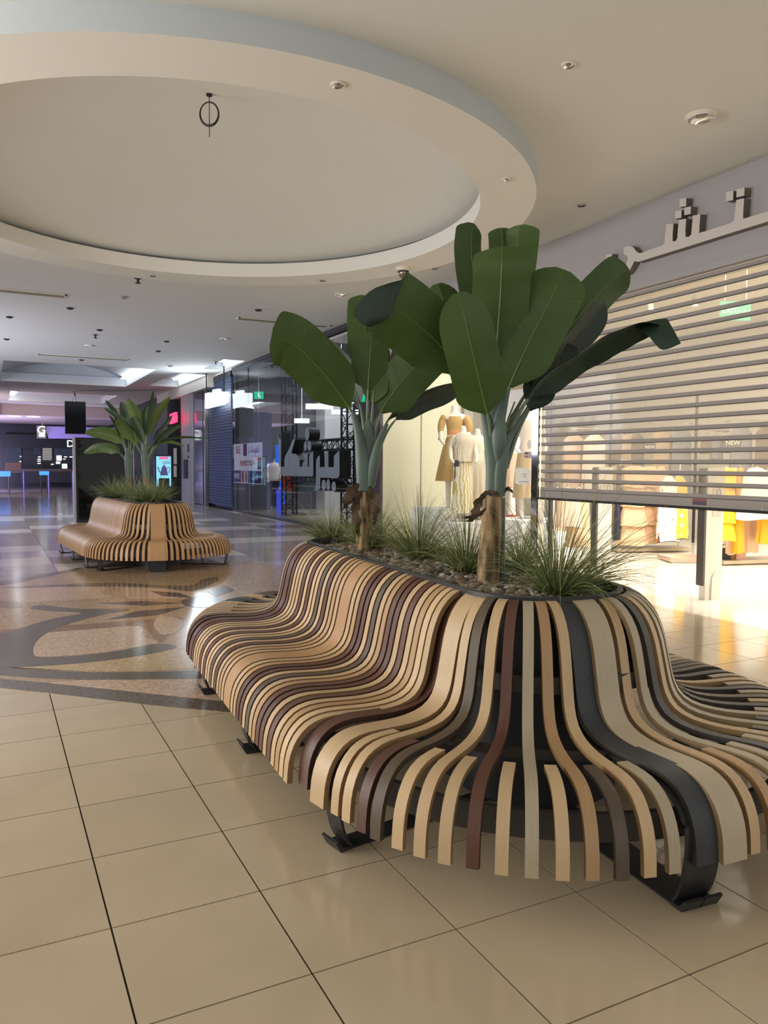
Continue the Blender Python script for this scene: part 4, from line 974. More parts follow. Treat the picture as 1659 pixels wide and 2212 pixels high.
# chrome jamb
b = MB(); b.box((FX-.07, 8.99, 0), (FX+.06, 9.13, 3.66)); tag(b.build('chrome_jamb', M_chrome), 'mirror chrome jamb between the display window and the shutter', 'post')
# ---- lettering on the fascia (traced in the plane of the fascia)
M_let = mat('grey_letter_face', '#c4bdb7', .55); M_letS = mat('letter_return', '#6e675e', .6)
LX = FX-.16
def fpoly(pts, x, k, ox, oy, dep, m, name, par, smn=0):
    P = [ax(ox+a*k, oy+b_*k, x) for a, b_ in pts]
    if smn: P = crom(P+[P[0]], smn)[:-1]
    b = MB(); b.prism(P, (dep, 0, 0)); o = b.build(name, m, par); fixn(o)
    me = o.data
    if isinstance(m, (list, tuple)) and len(m) > 1:
        for p in me.polygons: p.material_index = 0 if abs(p.normal.x) > .9 else 1
    return o
t = empty('sign_lettering', ax(1500, 520, LX), 'grey three-dimensional Arabic lettering on the grey fascia above the shutter', 'sign')
K5 = 519/1659
main = [(540,640),(582,634),(579,690),(588,722),(612,742),(640,742),(668,722),(686,690),(692,665),(684,645),(663,640),(663,590),(700,578),(728,588),(750,618),(774,630),(850,604),(930,575),(944,558),(948,500),(955,430),(1006,424),(1000,500),(1000,548),(1022,545),(1032,525),(1042,400),(1094,391),(1088,470),(1090,518),(1112,516),(1128,500),(1140,370),(1192,360),(1186,430),(1184,490),(1250,470),(1400,422),(1424,402),(1432,340),(1440,262),(1494,250),(1488,340),(1487,392),(1560,370),(1680,334),(1900,262),(1900,330),(1680,404),(1420,484),(1100,585),(762,690),(736,684),(715,728),(690,762),(650,785),(600,785),(560,765),(541,720)]
fpoly(main, LX, K5, 1140, 350, .11, [M_let, M_letS], 'letters', t)
for q in ([(1368,208),(1420,198),(1418,262),(1370,272)], [(1442,188),(1497,175),(1495,232),(1440,245)], [(1048,255),(1095,248),(1093,305),(1047,312)], [(1017,340),(1063,330),(1060,385),(1016,393)], [(1080,315),(1127,306),(1124,358),(1080,368)]):
    fpoly(q, LX, K5, 1140, 350, .11, [M_let, M_letS], 'letter_dot', t)
# ---- anti-theft gates just inside
M_gate = mat('grey_gate_plastic', '#cbc4b8', .45)
def gate(x0, y0, w, label):
    t = empty('security_gate', (x0+w/2, y0, 0), label, 'security gate'); h = 1.50
    b = MB(); b.box((x0, y0-.05, .16), (x0+w, y0+.05, h)); b.build('panel', M_gate, t)
    b = MB(); b.box((x0-.032, y0-.05, .17), (x0-.002, y0+.045, h-.01)); b.build('dark_edge', mat('gate_edge', '#4b443e', .5), t)
    b = MB(); b.box((x0+.02, y0-.045, .0), (x0+w-.03, y0+.045, .17))
    P = [(x0+.10, y0-.062, 0), (x0+w-.03, y0-.062, 0), (x0+w-.03, y0-.062, .22)] + [(x0+.10+(w-.13)/2+math.cos(a*PI/10)*(w-.13)/2, y0-.062, .22+math.sin(a*PI/10)*.09) for a in range(1, 10)] + [(x0+.10, y0-.062, .22)]
    b.prism(P, (0, .03, 0)); fixn(b.build('foot', M_gate, t))
    b = MB(); b.box((x0+.09, y0-.053, .95), (x0+w-.04, y0-.05, 1.32)); cd_ = b.build('notice_card', mat('pale_card', '#b7b1a6', .5), t)
    b = MB(); b.tube([(x0+.18+.03*math.cos(a*PI/8), y0-.055, 1.22+.035*math.sin(a*PI/8)) for a in range(17)], .003, 4); b.build('round_mark', M_barD, cd_)
    b = MB(); b.tube([(x0+.11+i*.016, y0-.055, 1.03+.006*math.sin(i*2.1)) for i in range(10)], .002, 4); b.build('script_line', M_barD, cd_)
    return t
gate(7.17, 6.18, .27, 'grey anti-theft gate standing nearest, right of the picture, under the shutter')
gate(7.22, 7.98, .24, 'grey anti-theft gate farther left, behind the windswept grass')
# ---- clothes rails and garments
def cloth(name, hexc, pat=None):
    if not pat: return mat(name, hexc, .8, noise_s=8, amt=.10, stretch=(1, 1, .25))
    m, nt, b = newmat(name); b.inputs['Roughness'].default_value = .8
    tc = nt.nodes.new('ShaderNodeTexCoord'); v = nt.nodes.new('ShaderNodeTexVoronoi' if pat[0] != 'lace' else 'ShaderNodeTexWave'); v.inputs['Scale'].default_value = pat[1]
    if pat[0] == 'lace': v.inputs['Distortion'].default_value = 6
    nt.links.new(tc.outputs['Object'], v.inputs[0])
    cr = nt.nodes.new('ShaderNodeValToRGB'); e = cr.color_ramp.elements; e[0].color = (*srgb(pat[2]), 1); e[1].color = (*srgb(hexc), 1); e[0].position = pat[3]; e[1].position = pat[3]+.06
    nt.links.new(v.outputs[0] if pat[0] != 'lace' else v.outputs[1], cr.inputs[0]); nt.links.new(cr.outputs[0], b.inputs['Base Color']); return m
def garment(P, yaw, z1, z0, wt, wb, dep, m, label, group=None, tiers=0, pleat=5, name='hanging_dress', cat='garment', hem=None):
    """hangs below the rail at P; yaw = direction of the shoulder line"""
    t = empty(name, (P.x, P.y, z1), label, cat, group); A = Vector((math.cos(yaw), math.sin(yaw), 0)); B_ = Vector((-A.y, A.x, 0)); P0 = Vector((P.x, P.y, 0))
    def body(za, zb_, wa, wb_, ex, nm, mm, par, sh=True):
        rings = []; H = 9
        for i in range(H+1):
            s = i/H; z = za+(zb_-za)*s; w = wa+(wb_-wa)*s
            if sh: w *= (.32+.68*min(1, s/.10)**.5)
            ring = []
            for j in range(36):
                a = 2*PI*j/36; k = 1+ex*s*math.sin(a*pleat*2+P.x*9)*.9
                ring.append(P0+A*(math.cos(a)*w/2*k)+B_*(math.sin(a)*dep/2*(.5+.5*s)*k)+Vector((0, 0, z+.012*s*math.sin(a*3+P.y*7))))
            rings.append(ring)
        b = MB(); b.loft(rings); return b.build(nm, mm, par, smooth=True, angle=70)
    zs = z1-.10
    if tiers:
        h = (zs-z0)/tiers
        for i in range(tiers):
            f = i/tiers; w = wt+(wb-wt)*f; body(zs-i*h, zs-(i+1)*h-.03, w*(.80 if i else 1), w*1.12, .09, 'tier', m, t, sh=(i == 0))
    else: body(zs, z0, wt, wb, .08, 'body', m, t)
    if hem: body(z0+.22, z0-.012, wb*.97, wb*1.03, .08, 'border', hem, t, sh=False)
    b = MB(); b.tube([P0+Vector((0, 0, z1+.012)), P0+B_*.012+Vector((0, 0, z1-.01)), P0+Vector((0, 0, z1-.045)), P0+Vector((0, 0, zs+.0))], .004, 6); b.tube([P0-A*wt*.42+Vector((0, 0, zs-.05)), P0+Vector((0, 0, zs+.015)), P0+A*wt*.42+Vector((0, 0, zs-.05))], .007, 6)
    b.build('hanger', M_steel, t, smooth=True)
    return t
def rail(x0, y0, x1, y1, z, label, base=True):
    t = empty('clothes_rail', ((x0+x1)/2, (y0+y1)/2, 0), label, 'clothes rail')
    A = Vector((x0, y0, 0)); B_ = Vector((x1, y1, 0)); d = (B_-A).normalized(); s = Vector((-d.y, d.x, 0)); Z = Vector((0, 0, 1))
    b = MB(); b.tube([A+Z*z, B_+Z*z], .014, 8); b.build('rail', M_steel, t, smooth=True)
    for P in (A, B_):
        b = MB(); b.tube([P+Z*.05, P+Z*z], .014, 8); b.build('upright', M_steel, t, smooth=True)
    b = MB(); c = (A+B_)/2; b.obox(c+Z*.045, d*((B_-A).length/2+.12), s*.24, Z*.028); b.build('base_plate', mat('rail_base', '#b3a58f', .3, metal=.4), t)
    for P in (A, B_):
        b = MB(); b.lathe(P, [(.03, 0), (.03, .02)], 10); b.build('caster', M_steel, t)
    return t
vd = Vector((RT.x, RT.y, 0)).normalized(); vyaw = math.atan2(vd.y, vd.x)
def gp(u, x): p = ax(u, 1000, x); return Vector((p.x, p.y, 0))
def gd(u, d): p = ad(u, 1000, d); return Vector((p.x, p.y, 0))
D1 = 14.0
c_peach = cloth('peach_cloth', '#d9b48f'); c_navy = cloth('navy_cloth', '#2c3142'); c_flor = cloth('floral_white', '#efe9dc', ('vor', 9, '#8f8f78', .14)); c_yfl = cloth('floral_yellow', '#e8b748', ('vor', 7, '#f5ecd4', .20))
c_yel = cloth('yellow_cloth', '#e5b21e'); c_must = cloth('mustard_cloth', '#cc8f16'); c_nude = cloth('nude_cloth', '#d8b593'); c_wht = cloth('white_cloth', '#efe7d8'); c_grey = cloth('grey_cloth', '#7c7d84'); c_tan = cloth('tan_cloth', '#b39a7d'); c_brn = cloth('brown_cloth', '#6d5a4c'); c_stripe = cloth('blush_cloth', '#d9bda4')
c_hem = cloth('grey_orange_border', '#3f4446', ('vor', 6, '#c8643a', .25))
A_, B__ = gd(1340, D1-.2), gd(1470, D1+.0)
rail(A_.x, A_.y, B__.x, B__.y, 1.62, 'chrome rail of peach and floral dresses seen under the middle of the shutter')
garment(gd(1338, D1-.25), vyaw+1.2, 1.62, .22, .38, .36, .16, c_navy, 'long navy garment at the left end of the peach dress rail')
garment(gd(1370, D1-.35), vyaw+.1, 1.62, .16, .42, .52, .26, c_peach, 'tiered peach ruffle dress at the front of the middle rail', tiers=4, pleat=4)
garment(gd(1404, D1-.15), vyaw+.3, 1.62, .18, .40, .46, .24, c_peach, 'second tiered peach dress hanging beside the first', tiers=4, pleat=4)
garment(gd(1428, D1-.1), vyaw+.6, 1.62, .20, .34, .34, .2, c_nude, 'plain peach dress between the ruffles and the floral print')
garment(gd(1446, D1-.5), vyaw+.1, 1.45, .22, .30, .42, .22, c_flor, 'white floral dress with a grey and orange border', hem=c_hem)
garment(gd(1468, D1-.45), vyaw+.2, 1.45, .26, .30, .40, .22, c_yfl, 'yellow and white floral dress beside the near gate', hem=c_hem)
garment(gd(1332, D1+.3), vyaw+.2, 1.62, .25, .36, .40, .16, c_tan, 'sand coloured jacket hanging behind the navy garment')
D2 = 12.1
A_, B__ = gd(1562, D2), gd(1700, D2+.3)
rail(A_.x, A_.y, B__.x, B__.y, 1.60, 'chrome rail of yellow and white dresses right of the near gate')
garment(gd(1572, D2-.3), vyaw+.2, 1.60, .42, .30, .38, .22, c_yel, 'bright yellow ruffled dress next to the near gate', tiers=4, pleat=3)
garment(gd(1587, D2-.05), vyaw+1.0, 1.60, .16, .26, .26, .2, c_nude, 'long nude dress between the yellow dresses')
garment(gd(1600, D2-.25), vyaw+.9, 1.60, .20, .24, .24, .18, c_must, 'long narrow mustard dress, right of the yellow ruffles')
garment(gd(1636, D2-.35), vyaw+.1, 1.60, .72, .40, .62, .24, c_wht, 'white blouse spread on its hanger at the right edge')
garment(gd(1625, D2+.05), vyaw+.6, 1.60, .18, .30, .36, .2, c_nude, 'pale nude dress hanging behind the white blouse')
garment(gd(1668, D2-.2), vyaw+.3, 1.60, .35, .34, .5, .2, c_must, 'mustard dress cut by the right border of the picture')
D0 = 11.6
A_, B__ = gd(1196, D0), gd(1262, D0)
rail(A_.x, A_.y, B__.x, B__.y, 1.28, 'low rail of blush garments seen behind the windswept grass')
garment(gd(1206, D0-.1), vyaw+.4, 1.28, .55, .30, .34, .2, c_wht, 'white top at the left end of the low rail')
garment(gd(1228, D0-.15), vyaw+.1, 1.28, .62, .36, .48, .22, c_stripe, 'blush striped top on the low rail', pleat=8)
garment(gd(1252, D0-.1), vyaw+.1, 1.28, .32, .30, .36, .22, c_peach, 'peach dress at the right end of the low rail', pleat=7)
# upper displays against the back wall
D3 = 15.2
M_box = mat('dark_new_sign', '#4c4844', .6)
def textmesh(body, size, M_, m, name, par=None, ext=.002, align='CENTER', sx=1.0):
    c = bpy.data.curves.new('text', 'FONT'); c.body = body; c.size = size; c.extrude = ext; c.align_x = align; c.align_y = 'CENTER'; c.resolution_u = 4
    o = bpy.data.objects.new('text', c); COL.objects.link(o); dg = bpy.context.evaluated_depsgraph_get()
    me = bpy.data.meshes.new_from_object(o.evaluated_get(dg)); bpy.data.objects.remove(o)
    me.transform(M_ @ Matrix.Diagonal((sx, 1, 1, 1))); me.materials.clear(); me.materials.append(m)
    q = bpy.data.objects.new(name, me); COL.objects.link(q)
    if par: setparent(q, par)
    return q
def basis(X, Y, Zv, loc):
    M_ = Matrix.Identity(4)
    for i in range(3): M_[i][0] = X[i]; M_[i][1] = Y[i]; M_[i][2] = Zv[i]; M_[i][3] = loc[i]
    return M_
toCam = -Vector((FW.x, FW.y, 0)).normalized(); Zup = Vector((0, 0, 1))
def newsign(u, v, d, w, label):
    P = ad(u, v, d); t = empty('display_card', P, label, 'sign')
    b = MB(); b.obox(P, vd*w/2, toCam*.02, Zup*w*.36); b.build('card', M_box, t)
    textmesh('NEW', w*.36, basis(vd, Zup, toCam, P+toCam*.024), mat('card_text', '#e9e2d2', .5), 'lettering', t)
newsign(1403, 966, D3-.6, .22, 'small dark card reading NEW, the left of two on the back wall')
newsign(1582, 957, D2+1.5, .30, 'larger dark card reading NEW above the yellow dress rail')
def wallrail(us, d, v, label, items):
    P0, P1 = ad(us[0], v, d), ad(us[1], v, d); P1.z = P0.z
    b = MB(); b.tube([P0, P1], .012, 6); b.tube([P0, P0+FW*.25], .01, 6); b.tube([P1, P1+FW*.25], .01, 6)
    tag(b.build('wall_rail', M_steel, smooth=True), label, 'wall rail')
    for u, zb_, w, m_, lab in items:
        p = ad(u, v, d); garment(Vector((p.x, p.y, 0)), vyaw+.3, P0.z, P0.z-zb_, w, w*1.15, .16, m_, lab)
wallrail((1318, 1385), D3, 926, 'short wall rail left of the black post, with three brown tops', [(1335, .75, .26, c_brn, 'brown top at the left of the short wall rail'), (1358, .72, .28, c_tan, 'tan top in the middle of the short wall rail'), (1378, .70, .26, c_brn, 'dark tan top at the right of the short wall rail')])
wallrail((1510, 1576), D3-.6, 931, 'short wall rail above the near gate with three small dark tops', [(1527, .42, .22, c_brn, 'small brown top, left on the rail above the near gate'), (1549, .52, .24, c_grey, 'small grey top, middle on the rail above the near gate'), (1571, .40, .2, c_brn, 'small dark top, right on the rail above the near gate')])
wallrail((1410, 1500), D3-.2, 912, 'wall rail carrying a beige and a grey dress', [(1432, 1.25, .42, c_tan, 'beige dress on the wall left of the grey one'), (1474, 1.35, .42, c_grey, 'grey dress on the wall between the two gates')])
wallrail((1580, 1690), D3-.9, 908, 'wall rail at the right border with slate garments', [(1603, 1.3, .46, c_grey, 'slate grey dress on the wall at the right border'), (1655, 1.2, .42, c_brn, 'brown dress on the wall cut by the right border')])
wallrail((1235, 1300), D3, 926, 'wall rail at the left behind the shutter with two white dresses', [(1240, 1.2, .44, c_stripe, 'white dress on the wall at the left behind the shutter'), (1285, 1.3, .48, c_wht, 'white flared dress on the wall behind the shutter')])
# white shelving uprights on the back wall, low platforms
for u, lab in ((1318, 'black wall upright beside the farther gate'), (1502, 'black wall upright behind the near gate')):
    P = gd(u, D3+.3); b = MB(); b.box((P.x-.02, P.y-.02, 0), (P.x+.02, P.y+.02, 3.0)); tag(b.build('wall_upright', M_barD), lab, 'post')
for u, v, w, lab in ((1475, 1212, .62, 'low pale platform on the shop floor left of the near gate'),):
    P = az(u, v, 0); b = MB(); b.obox(Vector((P.x, P.y, .05)), vd*w/2, toCam*.3, Zup*.03); b.obox(Vector((P.x, P.y, .012)), vd*w/2.3, toCam*.25, Zup*.012, 1)
    tag(b.build('display_platform', [mat('platform_wood', '#b79a86', .3), M_steel]), lab, 'platform')
# bags and shoes on the floor of the right rail
for i, (u, m_, lab) in enumerate(((1566, M_black, 'black handbag at the foot of the yellow dress rail'), (1576, mat('tan_leather', '#8a5a34', .5), 'tan handbag beside the black one under the yellow rail'), (1598, mat('rose_leather', '#b98a74', .5), 'rose shoe box under the mustard dress'))):
    P = az(u, 1196, .16); P = Vector((P.x, P.y, .07)); t = empty('handbag', P, lab, 'bag')
    b = MB(); b.obox(P+Zup*.09, vd*.075, toCam*.04, Zup*.09); b.build('body', m_, t)
    b = MB(); b.tube([P+Zup*.18+vd*(.05*math.cos(a*PI/8))+Zup*(.06*math.sin(a*PI/8)) for a in range(9)], .006, 6); b.build('handle', m_, t, smooth=True)
# hanging exit sign behind the shutter
P = ad(1588, 672, 10.2); t = empty('exit_sign', P, 'green hanging EXIT sign with Arabic text behind the shutter', 'sign')
b = MB(); b.obox(P, vd*.20, toCam*.012, Zup*.125); b.build('board', mat('exit_green', '#3d8f74', .4, emit='#3d8f74', estr=.35), t)
M_tw = mat('sign_white', '#e7e4d8', .5)
textmesh('EXIT', .10, basis(vd, Zup, toCam, P-vd*.08+toCam*.013), M_tw, 'lettering', t)
textmesh('\ufe9d\ufeae\ufea8\ufee3', .09, basis(vd, Zup, toCam, P+vd*.11+toCam*.013), M_tw, 'lettering', t)
for s in (-1, 1):
    b = MB(); b.tube([P+vd*.14*s+Zup*.12, P+vd*.14*s+Zup*(4.4-P.z)], .005, 5); b.build('chain', M_steel, t)
# shop ceiling spots
M_hot = emis('spot_glow', (1, .95, .85), 14)
k = 0
for u, v, d in ((1290,790,11.5),(1322,800,12.2),(1420,795,11.4),(1465,805,12),(1513,806,12.6),(1567,810,11.8),(1605,822,12.8),(1645,820,11.6),(1370,840,13.2),(1500,632,8.6),(1405,640,9.2),(1250,735,11)):
    P = az(u, v, 4.38); k += 1
    if P.x < 7.4 or P.x > 13.4 or P.y > 16.8: continue
    t = empty('track_spot', P, 'white ceiling spotlight seen through the %s part of the shutter' % ('upper left' if u < 1380 else 'upper middle' if u < 1450 else 'upper right'), 'spotlight')
    b = MB(); b.tube([P, P-Zup*.08], .012, 6); b.tube([P-Zup*.08, P-Zup*.22+toCam*.05], .045, 12); b.build('head', M_white, t, smooth=True)
    b = MB(); q = P-Zup*.222+toCam*.05; b.tube([q, q-Zup*.004], .036, 12); b.build('lamp', M_hot, t)
# ---- display window: plinths, mannequins
M_plin = mat('white_plinth', '#efebe2', .5); M_mq = mat('mannequin_white', '#ddd3c0', .35)
def plinth(u, x, w, h, lab):
    p = gp(u, x); b = MB(); b.box((p.x-w/2, p.y-w/2, 0), (p.x+w/2, p.y+w/2, h)); b.box((p.x-w/2-.01, p.y-w/2-.01, h), (p.x+w/2+.01, p.y+w/2+.01, h+.015)); tag(b.build('plinth', M_plin), lab, 'plinth'); return p
def mannequin(p, z, H, label, arms=((.30, .55, .18), (.30, .55, .18))):
    """headless figure: one continuous skin surface"""
    t = empty('mannequin', (p.x, p.y, z), label, 'mannequin')
    s = H/1.55; R_ = vd; F_ = toCam; me = bpy.data.meshes.new('body')
    def q(r, f, h): return p+R_*r*s+F_*f*s+Vector((0, 0, z+h*s))
    V = [q(0, 0, .93), q(0, .01, 1.12), q(0, 0, 1.30), q(0, -.01, 1.42), q(0, .0, 1.54)]; E_ = [(0,1),(1,2),(2,3),(3,4)]; Rr = [.135, .105, .125, .06, .048]
    for sg, ar in ((-1, arms[0]), (1, arms[1])):
        b0 = len(V); V += [q(.15*sg, 0, 1.36), q(.20*sg, -.02, 1.18), q(.21*sg, ar[2], 1.0), q(.17*sg, ar[2]+.1, .94)]; Rr += [.05, .04, .032, .022]; E_ += [(2, b0), (b0, b0+1), (b0+1, b0+2), (b0+2, b0+3)]
    for sg in (-1, 1):
        b0 = len(V); fo = .05 if sg > 0 else -.03
        V += [q(.085*sg, 0, .82), q(.085*sg, fo*.5+.02, .47), q(.08*sg, fo, .10), q(.08*sg, fo+.02, .04), q(.09*sg, fo+.14, .02)]; Rr += [.085, .055, .036, .036, .026]; E_ += [(0, b0), (b0, b0+1), (b0+1, b0+2), (b0+2, b0+3), (b0+3, b0+4)]
    me.from_pydata(V, E_, []); o = bpy.data.objects.new('body', me); COL.objects.link(o)
    md = o.modifiers.new('skin', 'SKIN'); md.use_smooth_shade = True
    for i, sv in enumerate(me.skin_vertices[0].data): sv.radius = (Rr[i]*s, Rr[i]*s*(.72 if i < 3 else 1)); sv.use_root = (i == 0)
    sb = o.modifiers.new('sub', 'SUBSURF'); sb.levels = sb.render_levels = 2
    dg = bpy.context.evaluated_depsgraph_get(); m2 = bpy.data.meshes.new_from_object(o.evaluated_get(dg)); bpy.data.objects.remove(o)
    m2.materials.clear(); m2.materials.append(M_mq); o = bpy.data.objects.new('body', m2); COL.objects.link(o); setparent(o, t)
    for pl in m2.polygons: pl.use_smooth = True
    b = MB(); c = p+Vector((0, 0, z)); b.lathe(c, [(.16, 0), (.16, .012), (.01, .014)], 24); b.build('base', M_steel, t, smooth=True)
    return t, s
def frock(t, p, z, s, zs, ws, ds, m, pleat=9, amp=.05, name='dress', n=60, seed=0):
    """rings at heights zs, half widths ws, half depths ds"""
    Z_ = crom([(a, b_, c) for a, b_, c in zip(zs, ws, ds)], 22); rings = []
    for i, q in enumerate(Z_):
        f = max(0, (i/21-.3)/.7); ring = []
        for j in range(n):
            a = 2*PI*j/n; k = 1+amp*f*(math.sin(a*pleat+seed)+.5*math.sin(a*(pleat*2+1)+seed*2))
            ring.append(p+vd*math.cos(a)*q.y*s*k+toCam*math.sin(a)*q.z*s*k+Vector((0, 0, z+q.x*s)))
        rings.append(ring)
    b = MB(); b.loft(rings, cap=False); return b.build(name, m, t, smooth=True, angle=80)
def sleeve(t, p, z, s, sg, m, fwd=.0, drop=.3, r=.085, name='sleeve'):
    pts = [p+vd*(.13*sg*s)+Vector((0, 0, z+1.37*s)), p+vd*(.185*sg*s)+Vector((0, 0, z+1.30*s)), p+vd*(.21*sg*s)+toCam*fwd*.5*s+Vector((0, 0, z+(1.32-drop*.5)*s)), p+vd*(.205*sg*s)+toCam*fwd*s+Vector((0, 0, z+(1.32-drop)*s))]
    b = MB(); b.tube(crom(pts, 9), [x*s for x in (.03, .06, r*.95, r, r, r*.95, r*.8, r*.6, .045)], 16); return b.build(name, m, t, smooth=True, angle=80)
c_ydr = cloth('ochre_dress', '#b3925a'); c_lace = cloth('cream_lace', '#ece3cb', ('lace', 6, '#cdb878', .35)); c_crm = cloth('cream_pleats', '#e9e0c8'); c_bei = cloth('beige_dress', '#c4ab86'); c_feath = cloth('feathered_cream', '#ddd2bd', ('lace', 14, '#b9a98e', .4))
p = plinth(968, 7.85, 1.0, .70, 'white plinth under the mannequin in the ochre dress')
H_ = ax(985, 872, p.x).z-.715
p1 = gp(981, 7.85); t, s = mannequin(p1, .715, H_, 'white headless mannequin in an ochre dress with puffed sleeves')
frock(t, p1, .715, s, (1.36,1.28,1.12,1.08,.9,.6,.40), (.125,.13,.105,.105,.17,.235,.27), (.085,.10,.08,.08,.13,.19,.22), c_ydr, 9, .05)
sleeve(t, p1, .715, s, 1, c_ydr, .05, r=.07); sleeve(t, p1, .715, s, -1, c_ydr, .05, r=.05)
b = MB(); b.loft([[p1+vd*math.cos(a*PI/12)*.107*s*q+toCam*math.sin(a*PI/12)*.083*s*q+Vector((0, 0, .715+h*s)) for a in range(24)] for h, q in ((1.17, 1.03), (1.13, 1.06), (1.09, 1.03))], cap=False); b.build('coral_waistband', mat('coral_trim', '#c98a5c', .7), t, smooth=True)
p = plinth(1012, 7.6, .9, .50, 'lower white plinth under the two cream-dressed mannequins')
p2 = gp(1000, 7.55); t, s = mannequin(p2, .515, 1.72, 'mannequin in a cream lace skirt and feathered top holding a navy tag')
frock(t, p2, .515, s, (1.40,1.30,1.15,1.0,.96), (.13,.17,.16,.18,.20), (.10,.13,.12,.13,.14), c_feath, 13, .08, 'feathered_top')
frock(t, p2, .515, s, (1.02,.9,.6,.3,.14), (.13,.15,.16,.17,.19), (.10,.12,.14,.16,.17), c_lace, 8, .04, 'lace_skirt', seed=2)
b = MB(); q = p2-vd*.14+toCam*.26+Vector((0, 0, .515+.93*s)); b.obox(q, vd*.045, toCam*.006, Zup*.055); b.tube([q-Zup*.05-vd*.02, q-Zup*.28-vd*.03], .009, 6); b.build('navy_tag', c_navy, t)
p3 = gp(1031, 8.1); t, s = mannequin(p3, .515, 1.70, 'mannequin in a long cream pleated dress behind the banana stalks')
frock(t, p3, .515, s, (1.40,1.28,1.12,1.04,.7,.3,.08), (.13,.14,.11,.13,.19,.23,.26), (.09,.11,.09,.10,.16,.2,.22), c_crm, 14, .05, seed=3)
p = plinth(1142, 8.0, .9, .62, 'white plinth right of the near banana trunk'); 
p4 = gp(1141, 8.0); t, s = mannequin(p4, .635, 1.80, 'mannequin in a sleeveless beige dress beside the chrome jamb')
frock(t, p4, .635, s, (1.40,1.28,1.10,.95,.7,.45,.30), (.12,.14,.115,.15,.18,.20,.21), (.09,.11,.09,.12,.15,.17,.18), c_bei, 7, .04, seed=4)
# seated upper figure on the wall ledge (bare arm and blush top)
p = plinth(1200, 8.0, .62, .62, 'white display cube behind the windswept grass')
garment(gp(1112, 8.3), vyaw+.2, 2.13, 1.15, .30, .34, .18, c_stripe, 'blush blouse hanging behind the beige-dressed mannequin')
P = gp(1112, 8.3); b = MB(); b.tube([P+Vector((-.25, .1, 2.14)), P+Vector((.5, -.2, 2.14))], .012, 6); b.tube([P+Vector((.5, -.2, 2.14)), P+Vector((.5, -.2, .0))], .012, 6); b.tube([P+Vector((-.25, .1, 2.14)), P+Vector((-.25, .1, .0))], .012, 6); tag(b.build('display_stand', M_steel, smooth=True), 'thin metal stand holding the blush blouse in the display window', 'stand')
garment(gp(1107, 8.15), vyaw+.9, 1.22, .66, .10, .2, .12, c_wht, 'white scarf bunch hanging above the extinguisher')
# cards stuck on the glass
t = empty('window_notice', ax(1130, 1030, FX-.012), 'white rounded notice on the window beside the chrome jamb', 'notice')
b = MB(); b.prism([ax(u, v, FX-.01) for u, v in ((1114,1014),(1118,1010),(1142,1011),(1147,1015),(1146,1043),(1142,1047),(1117,1046),(1113,1042))], (-.004, 0, 0)); fixn(b.build('card', M_tw, t))
for v, w in ((1024, 9), (1029, 8), (1040, 15)):
    b = MB(); b.prism([ax(u, vv, FX-.015) for u, vv in ((1133-w/2+(0 if w < 12 else -4), v), (1133+w/2, v), (1133+w/2, v+1.4), (1133-w/2+(0 if w < 12 else -4), v+1.4))], (-.001, 0, 0)); fixn(b.build('text_line', M_bar, t))
t = empty('payment_sticker', ax(1143, 982, FX-.012), 'small card sticker with flags on the window beside the jamb', 'sticker')
b = MB(); b.prism([ax(u, v, FX-.01) for u, v in ((1132,976),(1152,976),(1152,990),(1132,990))], (-.003, 0, 0)); fixn(b.build('card', mat('sticker_pink', '#c9b7b4', .5), t))
for u0, v0, m_ in ((1133.5,977.5,'#4a3550'), (1148,977.5,'#3f4a70'), (1148,984.5,'#a03a3a'), (1133.5,984.5,'#a8646c')):
    b = MB(); w_ = 8 if u0 < 1140 else 3; b.prism([ax(u, v, FX-.014) for u, v in ((u0,v0),(u0+w_,v0),(u0+w_,v0+3.5),(u0,v0+3.5))], (-.001, 0, 0)); fixn(b.build('patch', mat('patch', m_, .5), t))
b = MB(); P = ax(1143, 960, FX-.012); b.prism([P+Vector((0, .045*math.cos(a*PI/12), .07*math.sin(a*PI/12))) for a in range(24)], (-.003, 0, 0)); tag(fixn(b.build('round_sticker', M_tw)), 'white oval sticker high on the window beside the jamb', 'sticker')
# fire extinguisher
P = ax(1103, 1118, 8.25); P.z = P.z-.27; t = empty('fire_extinguisher', P, 'red fire extinguisher standing in the display window', 'fire extinguisher')
b = MB(); b.lathe(P, [(.07, 0), (.075, .02), (.075, .36), (.06, .41), (.025, .44), (.025, .48)], 20); b.build('cylinder', mat('extinguisher_red', '#c22018', .3), t, smooth=True)
b = MB(); b.obox(P+Vector((0, 0, .5)), vd*.05, toCam*.015, Zup*.018); b.tube([P+Zup*.48, P+Zup*.5+vd*.09, P+Zup*.3+vd*.1, P+Zup*.15+vd*.09], .01, 6); b.build('valve_and_hose', mat('valve_red', '#8a1a14', .4), t, smooth=True)
b = MB(); b.lathe((P.x, P.y, 0), [(.14, 0), (.14, P.z)], 20); tag(b.build('round_pedestal', M_plin, smooth=True), 'round pale pedestal under the fire extinguisher', 'pedestal')

